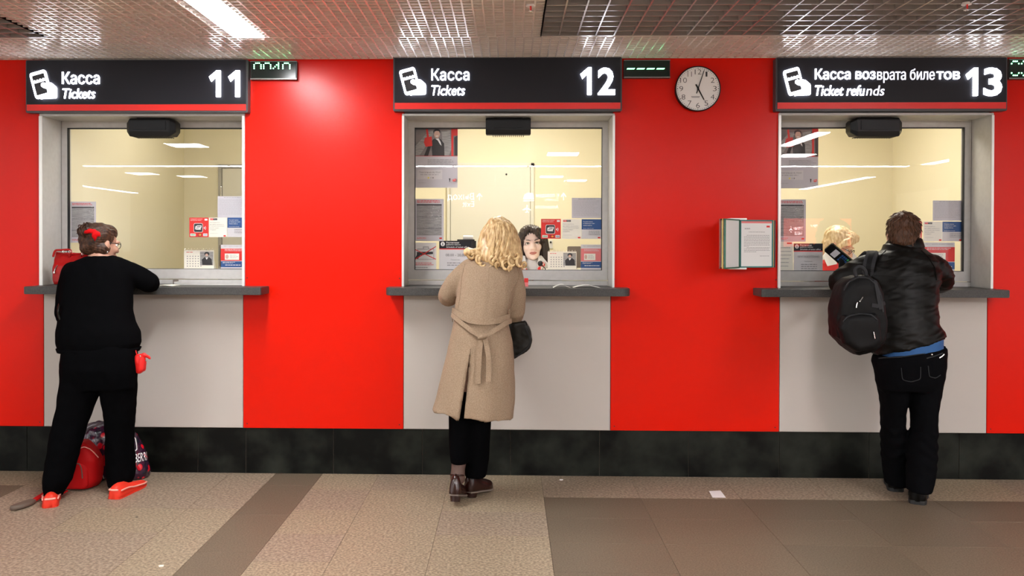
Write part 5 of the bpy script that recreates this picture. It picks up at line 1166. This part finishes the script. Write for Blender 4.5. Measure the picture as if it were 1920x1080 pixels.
for (px, py, Y, r_) in ((882, 478, 4.83, .017), (902, 492, 4.80, .016), (896, 488, 4.80, .013), (938, 485, 4.78, .019), (946, 497, 4.77, .017), (957, 490, 4.78, .018), (965, 478, 4.79, .019), (972, 492, 4.79, .016), (979, 497, 4.81, .016), (930, 497, 4.77, .013), (953, 503, 4.77, .012), (920, 488, 4.78, .014)):
    c_ = at(px, py, Y); ph = rr.uniform(0, 6.28)
    mbh.tube([c_ + Vector((r_ * (1.25 - .10 * t) * math.cos(ph + t * .95) + .002 * t, -.008 * t * .35 + .01, r_ * (1.5 - .12 * t) * math.sin(ph + t * .95) - .004 * t + .01)) for t in [j * .40 for j in range(16)]], [.004, .006, .008] + [.0085] * 9 + [.007, .005, .0035, .002], 7)
curls = mbh.build('curls', M['hair_blond'], hair2, smooth=True)
# shoulder bag under her right arm
sb = thing('shoulder_bag', at(972, 655, 4.93), 'black leather shoulder bag under the right arm of the person in beige coat', 'shoulder bag')
b = MB(); c0 = [(948, 606), (985, 604), (994, 618), (999, 640), (994, 655), (966, 674), (948, 676)]
b.prism([xyz(x, y, 4.92) for x, y in c0], (0, .11, 0))
sbo, sbv = fuse('bag_body', b, M['olive'], sb, voxel=.006, smooth=10, disp=lambda p, n: .006 * nz(p, (16, 16, 12), 5) + .003 * nz(p, (40, 40, 40)))
m_ = MB(); surf_ribbon(m_, sbv, [(984, 612), (992, 628), (995, 642), (989, 653), (968, 669)], .006, .004, .003, 6); m_.build('piping', M['webbing'], sb)
MB().tube(smooth_poly([xyz(980, 610, 4.94), xyz(983, 602, 4.93), xyz(987, 605, 4.93), xyz(988, 611, 4.93), xyz(984, 614, 4.93)], 4), .0035, 6).build('strap_ring', M['olive'], sb)
MB().tube(smooth_poly([xyz(960, 610, 4.99), xyz(966, 596, 5.04), xyz(972, 590, 5.0), xyz(974, 610, 4.95)], 4), .006, 8).build('handle', M['olive'], sb)
# ================================================================== person at the refunds window
p3 = thing('person', floor_at(1705, 930), 'person with short brown hair in black leather jacket at the refunds window', 'person')
hm = head_matrix(at(1694, 443, 5.0), yaw=-26, pitch=-20, s=1.06)
LE, RE = at(1577, 530, 5.03), at(1762, 528, 5.035)
b = MB(); head_shapes(b, hm, 1.05); b.tube([xyz(1694, 460, 4.985), xyz(1690, 495, 4.95)], [.062, .07], 16)
body_px(b, [(495, 1640, 1750, 4.93, .08), (540, 1636, 1742, 4.92, .10), (600, 1652, 1738, 4.87, .10), (650, 1655, 1752, 4.83, .10), (700, 1655, 1755, 4.82, .10)])
b.tube([xyz(1632, 505, 4.93), LE, at(1600, 523, 5.16) + Vector((0, 0, .02)), at(1630, 526, 5.27)], [.05, .04, .036, .03], 12)
b.tube([xyz(1748, 510, 4.93), RE, at(1745, 525, 5.16) + Vector((0, 0, .02)), at(1718, 527, 5.27)], [.05, .04, .036, .03], 12)
hand(b, at(1632, 527, 5.28), (.6, .7, 0), (0, 0, 1), -1, s=1.1); hand(b, at(1716, 527, 5.28), (-.6, .7, 0), (0, 0, 1), 1, s=1.1)
b.tube([xyz(1672, 690, 4.82), xyz(1677, 790, 4.89), xyz(1681, 890, 4.98)], [.07, .05, .035], 14); b.tube([xyz(1736, 690, 4.81), xyz(1732, 790, 4.79), xyz(1724, 900, 4.76)], [.07, .05, .035], 14)
fuse('body', b, M['skin_warm'], p3, voxel=.0055, smooth=3, post=face_post(hm)); face_parts(hm, p3, M['lips'], M['hair_brown'])
b = MB()
body_px(b, [(452, 1668, 1722, 4.985, .075), (462, 1658, 1728, 4.98, .09), (470, 1650, 1735, 4.972, .10), (478, 1638, 1745, 4.962, .115), (490, 1622, 1757, 4.955, .135), (510, 1618, 1762, 4.94, .148), (540, 1625, 1757, 4.915, .155), (580, 1632, 1752, 4.875, .155), (610, 1637, 1757, 4.85, .155), ((654, 620), 1638, 1765, 4.835, .155), ((664, 627), 1639, 1768, 4.83, .153)], e=2.25)
b.tube(smooth_poly([xyz(1634, 502, 4.945), xyz(1603, 513, 4.98), LE, at(1592, 525, 5.12) + Vector((0, 0, .02)), at(1622, 523, 5.24)], 4), [.080, .079, .078, .076, .075, .074, .074, .073, .071, .068, .065, .062, .058, .054, .05, .047, .045], 18)
b.tube(smooth_poly([xyz(1745, 503, 4.945), xyz(1760, 513, 4.985), RE, at(1752, 526, 5.12) + Vector((0, 0, .02)), at(1726, 524, 5.24)], 4), [.080, .079, .078, .077, .076, .075, .074, .073, .071, .068, .065, .062, .058, .054, .05, .047, .045], 18)
def d3(p, n):
    w_ = noise.noise(Vector((p[0] * 3.5 + p[2] * 5, p[1] * 4, p[2] * 19 + p[0] * 4)))
    w2 = noise.noise(Vector((p[0] * 9, p[1] * 9, p[2] * 40 - p[0] * 12)))
    return .0055 * (1 - abs(w_) * 2.2) - .002 + .003 * (1 - abs(w2) * 2)
jk, jv = fuse('jacket', b, M['leather'], p3, voxel=.0075, smooth=5, disp=d3)
MB().loft([ring_px(446, 1672, 1724, 4.99, .072, 2.2), ring_px(449, 1668, 1727, 4.99, .08, 2.2), ring_px(463, 1658, 1731, 4.982, .094, 2.2), ring_px(466, 1660, 1729, 4.98, .088, 2.2)], cap=False).build('collar', M['leather'], p3, smooth=True)
for pth in ([(1660, 470), (1645, 486), (1634, 500)], [(1728, 470), (1742, 484), (1752, 500), (1756, 525)], [(1640, 515), (1690, 519), (1745, 513)]):
    m_ = MB(); surf_ribbon(m_, jv, pth, .005, .004, .002, 8); m_.build('jacket_seam', M['leather'], p3)
b = MB(); body_px(b, [((640, 612), 1652, 1760, 4.826, .138), ((660, 635), 1651, 1763, 4.822, .142), ((676, 654), 1651, 1763, 4.82, .142)], e=2.3)
fuse('shirt', b, M['denim_blue'], p3, voxel=.008, smooth=3, disp=lambda p, n: .002 * nz(p, (20, 20, 20)))
b = MB()
body_px(b, [((667, 648), 1641, 1769, 4.82, .152), ((680, 665), 1639, 1770, 4.82, .16), (690, 1642, 1768, 4.82, .158), (715, 1646, 1764, 4.82, .145), (730, 1649, 1761, 4.82, .125)], e=2.4)
body_px(b, [(705, 1644, 1706, 4.83, .13), (735, 1651, 1700, 4.845, .115), (757, 1655, 1696, 4.86, .108), (775, 1655, 1693, 4.875, .10), (810, 1655, 1694, 4.905, .095), (850, 1656, 1698, 4.945, .09), (885, 1658, 1700, 4.98, .085), (908, 1662, 1701, 4.995, .085)], e=2.2)
body_px(b, [(705, 1702, 1764, 4.815, .13), (735, 1706, 1759, 4.81, .115), (757, 1708, 1756, 4.80, .108), (780, 1712, 1754, 4.795, .10), (800, 1712, 1753, 4.79, .096), (850, 1704, 1754, 4.78, .09), (890, 1702, 1751, 4.765, .09), (920, 1703, 1743, 4.755, .088)], e=2.2)
jn, jnv = fuse('jeans', b, M['jeans'], p3, voxel=.008, smooth=5, disp=lambda p, n: .004 * nz(p, (13, 13, 8), 4) + .003 * nz(p, (28, 28, 26), 9) + (.003 * math.sin(p[2] * 95 + 6 * nz(p, (9, 9, 4))) if p[2] < .42 and p[2] > .2 else 0))
for pth, w_ in (([(1648, 672), (1690, 670), (1730, 664), (1767, 655)], .006), ([(1737, 672), (1752, 668), (1767, 662)], .005), ([(1690, 690), (1692, 712), (1708, 716), (1726, 711), (1726, 688)], .004), ([(1740, 686), (1742, 706), (1754, 709), (1763, 703)], .004)):
    m_ = MB(); surf_ribbon(m_, jnv, pth, w_, .003, .002, 6); m_.build('pocket_seam', M['webbing'], jn)
for (px, py) in ((1694, 664), (1715, 661), (1747, 665)): q = on_surf(jnv, px, py, .002); MB().ell(q[0], (.005, .003, .005), nu=10, nv=6).build('rivet', M['metal'], jn)
m_ = MB(); surf_ribbon(m_, jnv, [(1760, 671), (1765, 668), (1769, 664)], .006, .003, .004, 4); m_.build('key_clip', M['metal'], p3)
shoe('boot', M['leather'], M['blacksole'], p3, floor_at(1680, 922), floor_at(1672, 898), .29, .10, .085, .018)
shoe('boot', M['leather'], M['blacksole'], p3, floor_at(1720, 946), floor_at(1724, 915), .29, .102, .09, .02)
b = MB(); k = len(b.v)
b.ell((0, -.022, .045), (.082, .098, .084)); b.ell((0, -.055, -.005), (.075, .062, .075)); b.ell((0, .03, .078), (.066, .062, .05)); b.ell((0, -.06, -.05), (.055, .04, .04))
for sx in (-1, 1): b.ell((sx * .072, .012, .03), (.012, .035, .036)); b.ell((sx * .074, .022, -.002), (.006, .012, .026))
for i in range(k, len(b.v)): b.v[i] = hm @ b.v[i]
hr3, hv3 = fuse('hair', b, M['hair_brown'], p3, voxel=.005, smooth=3, disp=lambda p, n: .005 * nz(p, (45, 45, 22), 3) + .003 * nz(p, (110, 110, 50), 8))
rr = random.Random(4); tf = MB(); hr_c = hm @ Vector((0, -.02, .03))
for i in range(260):
    d = Vector((rr.gauss(0, 1), rr.gauss(0, 1) - .5, rr.gauss(0, 1) + .35)).normalized(); hit = hv3.ray_cast(hr_c + d * .3, -d)
    if hit[0] is None: continue
    n_ = hit[1]; dn = (Vector((0, 0, -1)) + Vector((rr.uniform(-.5, .5), rr.uniform(-.5, .5), 0))); dn = (dn - n_ * dn.dot(n_)).normalized(); p = hit[0]
    tf.tube([p - n_ * .002, p + dn * .014 + n_ * .003, p + dn * .03 + n_ * .0035], [.0026, .0028, .0008], 5)
tf.build('tufts', M['hair_brown'], hr3, smooth=True, kind='stuff')
# ---- his backpack, hung on the left shoulder
bk = thing('backpack', at(1612, 668, 4.60), 'large black backpack hanging from the left shoulder of the leather-jacketed person', 'backpack')
Yk = 4.50; b = MB(); out = [(1604, 513), (1625, 512), (1643, 522), (1655, 545), (1661, 580), (1662, 625), (1657, 645), (1640, 662), (1608, 669), (1585, 652), (1564, 633), (1562, 600), (1566, 560), (1577, 532), (1590, 518)]
cxk = sum(p[0] for p in out) / len(out); cyk = sum(p[1] for p in out) / len(out)
rings = []
for Yv, s_ in ((4.44, .72), (4.455, .88), (4.49, .98), (4.56, 1.0), (4.62, .97), (4.65, .86)): rings.append([at(cxk + 2 + (x - cxk) * s_ * .965, cyk + 1 + (y - cyk) * s_ * .975, 4.5) + Vector((0, Yv - 4.5, 0)) for x, y in out])
b.loft(rings)
bko, bkv = fuse('bag_body', b, M['nylon'], bk, voxel=.007, smooth=8, disp=lambda p, n: .007 * nz(p, (10, 10, 9), 5) + .003 * nz(p, (30, 30, 26), 2))
b = MB(); pk_ = [(1580, 590), (1640, 585), (1650, 600), (1650, 640), (1636, 655), (1606, 660), (1580, 645), (1572, 615)]; cx_, cy_ = 1612, 622
b.loft([[at(cx_ + (x - cx_) * s_, cy_ + (y - cy_) * s_, 4.45) + Vector((0, dy, 0)) for x, y in pk_] for dy, s_ in ((-.045, .75), (-.03, .93), (.0, 1), (.03, 1))])
pko, pkv = fuse('front_pocket', b, M['nylon'], bk, voxel=.006, smooth=6, disp=lambda p, n: .005 * nz(p, (14, 14, 12), 15))
b = MB(); sp = [(1566, 575), (1580, 568), (1584, 600), (1582, 640), (1568, 632), (1564, 605)]
b.loft([[at(1574 + (x - 1574) * s_, 603 + (y - 603) * s_, 4.53) + Vector((0, dy, 0)) for x, y in sp] for dy, s_ in ((-.06, .8), (-.03, 1), (.05, 1))]); fuse('side_pocket', b, M['nylon'], bk, voxel=.006, smooth=4)
for bv_, pth, w_, nm in ((bkv, [(1583, 545), (1592, 529), (1608, 521), (1628, 522), (1643, 535), (1652, 556), (1655, 585)], .009, 'main_zip'), (pkv, [(1582, 603), (1590, 594), (1612, 589), (1634, 591), (1644, 600)], .007, 'pocket_zip'), (bkv, [(1639, 523), (1645, 548), (1651, 580)], .02, 'side_strap'), (bkv, [(1634, 572), (1646, 574), (1658, 568)], .02, 'compression_strap')):
    m_ = MB(); surf_ribbon(m_, bv_, pth, w_, .004, .003, 7); m_.build(nm, M['webbing'], bk)
for bv_, a_, c_ in ((bkv, (1617, 557), (1611, 565)), (bkv, (1607, 567), (1604, 576)), (bkv, (1638, 515), (1645, 521)), (pkv, (1637, 622), (1639, 634))):
    q0, q1 = on_surf(bv_, *a_, .006), on_surf(bv_, *c_, .010)
    if q0 and q1: MB().tube([q0[0], q1[0]], [.0025, .0035], 6).build('zip_pull', M['metal'], bk)
MB().tube(smooth_poly([xyz(1606, 520, 4.5), xyz(1603, 506, 4.5), xyz(1612, 500, 4.5), xyz(1622, 507, 4.5), xyz(1624, 518, 4.5)], 4), .009, 8).build('handle', M['webbing'], bk, smooth=True)
# shoulder strap over the jacket
P_, N_ = [], []
for (px, py) in ((1629, 524), (1627, 512), (1629, 500), (1632, 488), (1636, 478), (1641, 471)):
    q = on_surf(jv, px, py, .009)
    if q: P_.append(q[0]); N_.append(q[1])
P_.append(P_[-1] + Vector((.004, .05, .006))); N_.append(Vector((0, .1, 1))); P_.append(P_[-1] + Vector((0, .08, -.03))); N_.append(Vector((0, .6, .8)))
P_.insert(0, at(1630, 536, 4.66)); N_.insert(0, Vector((0, -1, 0)))
PP, NN = smooth_poly(P_, 4), smooth_poly(N_, 4); m_ = MB(); ribbon(m_, PP, [n.normalized() for n in NN], .062, .014); m_.build('shoulder_strap', M['webbing'], bk, bevel=.003)
m_ = MB(); ribbon(m_, PP, [n.normalized() for n in NN], .026, .018); m_.build('strap_webbing', M['nylon'], bk)
# ================================================================== clerks behind the glass
def clerk(label, c, yaw, pitch, s, skin, lips, brow, top_mat, tilt=0, drop=.188, back=.035):
    p = thing('person', (c.x, c.y + .02, .22), label, 'person')
    hm = head_matrix(c, yaw=yaw, pitch=pitch, roll=tilt, s=s); b = MB(); head_shapes(b, hm, .97)
    nk = hm @ Vector((0, -.03, -.08)); sh = Vector((c.x, c.y + back, c.z - drop))
    b.tube([nk, Vector((c.x, c.y + back - .015, c.z - drop + .02))], [.05, .054], 14)
    b.loft([sring((sh.x, sh.y, sh.z + .05), .09, .06), sring((sh.x, sh.y, sh.z), .165, .085), sring((sh.x, sh.y, sh.z - .18), .14, .09), sring((sh.x, sh.y, sh.z - .36), .13, .09), sring((sh.x, sh.y, .72), .16, .11)])
    for sx in (-1, 1):
        b.tube([(sh.x + sx * .15, sh.y, sh.z - .02), (sh.x + sx * .21, sh.y + .0, sh.z - .22), (sh.x + sx * .15, sh.y - .09, sh.z - .36), (sh.x + sx * .10, sh.y - .17, sh.z - .40)], [.042, .036, .03, .025], 12)
        hand(b, (sh.x + sx * .095, sh.y - .175, sh.z - .405), (-sx * .3, -1, 0), (0, 0, 1), -sx, s=.92)
        b.tube([(sh.x + sx * .09, sh.y + .05, .74), (sh.x + sx * .11, sh.y - .22, .74), (sh.x + sx * .11, sh.y - .20, .30)], [.075, .06, .042], 14); b.tube([(sh.x + sx * .11, sh.y - .19, .27), (sh.x + sx * .115, sh.y - .32, .255)], [.035, .03], 12)
    fuse('body', b, skin, p, voxel=.0048, smooth=3, post=face_post(hm)); face_parts(hm, p, lips, brow)
    t = MB(); t.loft([sring((sh.x, sh.y - .01, sh.z + .085), .066, .062), sring((sh.x, sh.y, sh.z + .06), .10, .075), sring((sh.x, sh.y, sh.z + .035), .15, .085), sring((sh.x, sh.y, sh.z - .01), .185, .098), sring((sh.x, sh.y, sh.z - .18), .158, .105), sring((sh.x, sh.y, sh.z - .36), .15, .105), sring((sh.x, sh.y, .76), .175, .125)])
    for sx in (-1, 1): t.tube([(sh.x + sx * .15, sh.y, sh.z - .02), (sh.x + sx * .215, sh.y + .0, sh.z - .22), (sh.x + sx * .155, sh.y - .085, sh.z - .355)], [.056, .05, .044], 14)
    tp, tv = fuse('blouse', t, top_mat, p, voxel=.007, smooth=4, disp=lambda q, n: .005 * nz(q, (16, 16, 12), 3))
    k_ = MB()
    for sx in (-1, 1): k_.tube([(sh.x + sx * .09, sh.y + .05, .75), (sh.x + sx * .11, sh.y - .22, .75), (sh.x + sx * .11, sh.y - .20, .32)], [.09, .072, .058], 14)
    fuse('trousers', k_, M['trouser'], p, voxel=.009, smooth=4)
    for sx in (-1, 1): shoe('shoe', M['black'], M['blacksole'], p, (sh.x + sx * .11, sh.y - .13, .221), (sh.x + sx * .115, sh.y - .4, .221), .25, .09, .06, .012)
    st = thing('office_stool', (sh.x, sh.y + .03, .22), 'grey stool under the clerk with ' + label.split(' with ')[1].split(' in ')[0], 'stool')
    MB().loft([sring((sh.x, sh.y + .08, z), r_, r_, 28, 2) for z, r_ in ((.600, .19), (.612, .2), (.645, .2), (.66, .185))]).build('seat', M['webbing'], st, smooth=False); MB().tube([(sh.x, sh.y + .08, .26), (sh.x, sh.y + .08, .6)], .028, 14, False).build('column', M['metal'], st)
    for k2 in range(5): a = 2 * math.pi * k2 / 5 + 1.57; MB().tube([(sh.x, sh.y + .08, .29), (sh.x + .24 * math.cos(a), sh.y + .08 + .24 * math.sin(a), .24)], [.02, .014], 8).build('leg', M['blackm'], st)
    return p, hm, sh
# dark-haired clerk of the middle booth
c = at(996.5, 458, 6.12)
p4, hm, sh = clerk('person with dark bob hair in white blouse and plaid scarf behind the middle window', c, 183, 2, 1.06, M['skin_pale'], M['lips'], M['hair_dark'], M['uniform'], tilt=4)
b = MB(); k = len(b.v)
b.ell((0, -.025, .050), (.088, .100, .086)); b.ell((0, -.045, -.02), (.088, .06, .09))
for sx, e_ in ((-1, -.10), (1, -.085)):
    b.tube([(sx * .040, .062, .095), (sx * .078, .040, .05), (sx * .088, .022, -.02), (sx * .090, .004, e_), (sx * .078, .0, e_ - .035)], [.022, .027, .029, .030, .016], 14)
    b.tube([(sx * .07, -.03, .02), (sx * .088, -.035, -.05), (sx * .082, -.03, e_ - .045)], [.03, .034, .02], 14)
b.tube([(.018, .072, .112), (-.02, .086, .088), (-.052, .080, .052), (-.074, .06, .015)], [.016, .017, .016, .014], 12); b.tube([(.02, .075, .110), (.05, .076, .075), (.074, .056, .03)], [.014, .015, .014], 12)
for i in range(k, len(b.v)): b.v[i] = hm @ b.v[i]
hI4 = hm.inverted()
fuse('hair', b, M['hair_dark'], p4, voxel=.0048, smooth=4, disp=lambda p, n: .0025 * math.sin((hI4 @ p).x * 420 + 6 * nz(p, (12, 12, 6))) + .002 * nz(p, (60, 60, 20)))
for sx in (-1, 1):
    cl = MB(); cl.prism([Vector((sh.x + sx * u, sh.y - v, sh.z + w_)) for u, v, w_ in ((.046, .075, .105), (.07, .06, .11), (.115, .09, .055), (.10, .125, -.005), (.035, .125, .0))], (0, -.008, 0)); cl.build('blouse_collar', M['uniform'], p4)
sc4 = MB()
for sx in (-1, 1): sc4.tube(smooth_poly([(sh.x + sx * .085, sh.y - .115, sh.z + .055), (sh.x + sx * .06, sh.y - .135, sh.z + .015), (sh.x + sx * .02, sh.y - .135, sh.z - .03), (sh.x, sh.y - .135, sh.z - .06)], 4), [.010, .014, .017, .018, .019, .02, .02, .02, .02, .02, .019, .018, .016], 10)
M['plaid'] = mat('red_plaid', (.70, .65, .62), .8); nt = M['plaid'].node_tree; bs = nt.nodes['Principled BSDF']; tc = nt.nodes.new('ShaderNodeTexCoord')
ck_ = nt.nodes.new('ShaderNodeTexChecker'); ck_.inputs['Scale'].default_value = 48; ck_.inputs['Color1'].default_value = (.62, .02, .02, 1); ck_.inputs['Color2'].default_value = (.72, .66, .64, 1); nt.links.new(tc.outputs['Object'], ck_.inputs['Vector']); nt.links.new(ck_.outputs['Color'], bs.inputs['Base Color'])
sc4.build('scarf', M['plaid'], p4, smooth=True)
sv = MB(); sv.loft([sring((sh.x - .135, sh.y - .01, sh.z + .052), .03, .05, 16, 2.4), sring((sh.x - .165, sh.y, sh.z + .03), .04, .085, 16, 2.4), sring((sh.x - .185, sh.y, sh.z - .04), .03, .09, 16, 2.4)]); sv.loft([sring((sh.x + .135, sh.y - .01, sh.z + .052), .03, .05, 16, 2.4), sring((sh.x + .165, sh.y, sh.z + .03), .04, .085, 16, 2.4), sring((sh.x + .185, sh.y, sh.z - .04), .03, .09, 16, 2.4)])
sv.build('red_epaulettes', M['vest'], p4, smooth=True)
# blond clerk of the refunds booth, head bent over her desk
c = at(1572, 461, 6.02)
p5, hm, sh = clerk('person with short blond hair in red vest, head bent down behind the refunds window', c, 232, -26, 1.0, M['skin_warm'], M['lips'], M['hair_clerk'], M['uniform'], drop=.125, back=.07)
b = MB(); k = len(b.v)
b.ell((0, -.022, .052), (.087, .102, .086)); b.ell((0, -.05, .0), (.08, .06, .08)); b.ell((0, .045, .088), (.064, .055, .042)); b.ell((0, -.06, -.05), (.055, .036, .04))
for sx in (-1, 1): b.tube([(sx * .05, .07, .085), (sx * .078, .05, .05), (sx * .084, .03, .005), (sx * .078, .02, -.03)], [.02, .02, .018, .01], 12)
b.tube([(-.04, .07, .10), (.0, .088, .088), (.045, .085, .068), (.065, .07, .045)], [.02, .02, .017, .012], 12)
for i in range(k, len(b.v)): b.v[i] = hm @ b.v[i]
hI5 = hm.inverted()
h5, hv5 = fuse('hair', b, M['hair_clerk'], p5, voxel=.0048, smooth=3, disp=lambda p, n: .004 * math.sin((hI5 @ p).x * 230 + 7 * nz(p, (14, 14, 10))) * .6 + .004 * nz(p, (50, 50, 25), 6))
gl = MB()
for sx in (-1, 1):
    gl.tube([(sx * .032 + .022 * math.cos(a), .100, .0 + .016 * math.sin(a)) for a in [2 * math.pi * j / 18 for j in range(19)]], .0018, 6); gl.tube([(sx * .054, .098, .006), (sx * .075, .05, .008), (sx * .080, -.005, .004)], .0018, 6)
gl.tube([(-.010, .100, .004), (0, .104, .008), (.010, .100, .004)], .0018, 6).xf(hm).build('spectacles', M['glassrim'], p5, smooth=True)
t = MB(); t.loft([sring((sh.x, sh.y, sh.z + .035), .135, .085), sring((sh.x, sh.y, sh.z + .0), .172, .108), sring((sh.x, sh.y, sh.z - .18), .166, .114), sring((sh.x, sh.y, sh.z - .36), .158, .114)]); fuse('vest', t, M['vest'], p5, voxel=.007, smooth=4)
for sx in (-1, 1):
    cl = MB(); cl.prism([Vector((sh.x + sx * u, sh.y - v, sh.z + w_)) for u, v, w_ in ((.046, .075, .105), (.07, .06, .11), (.115, .09, .055), (.10, .135, -.015), (.035, .135, .0))], (0, -.006, 0)); cl.build('blouse_collar', M['uniform'], p5)
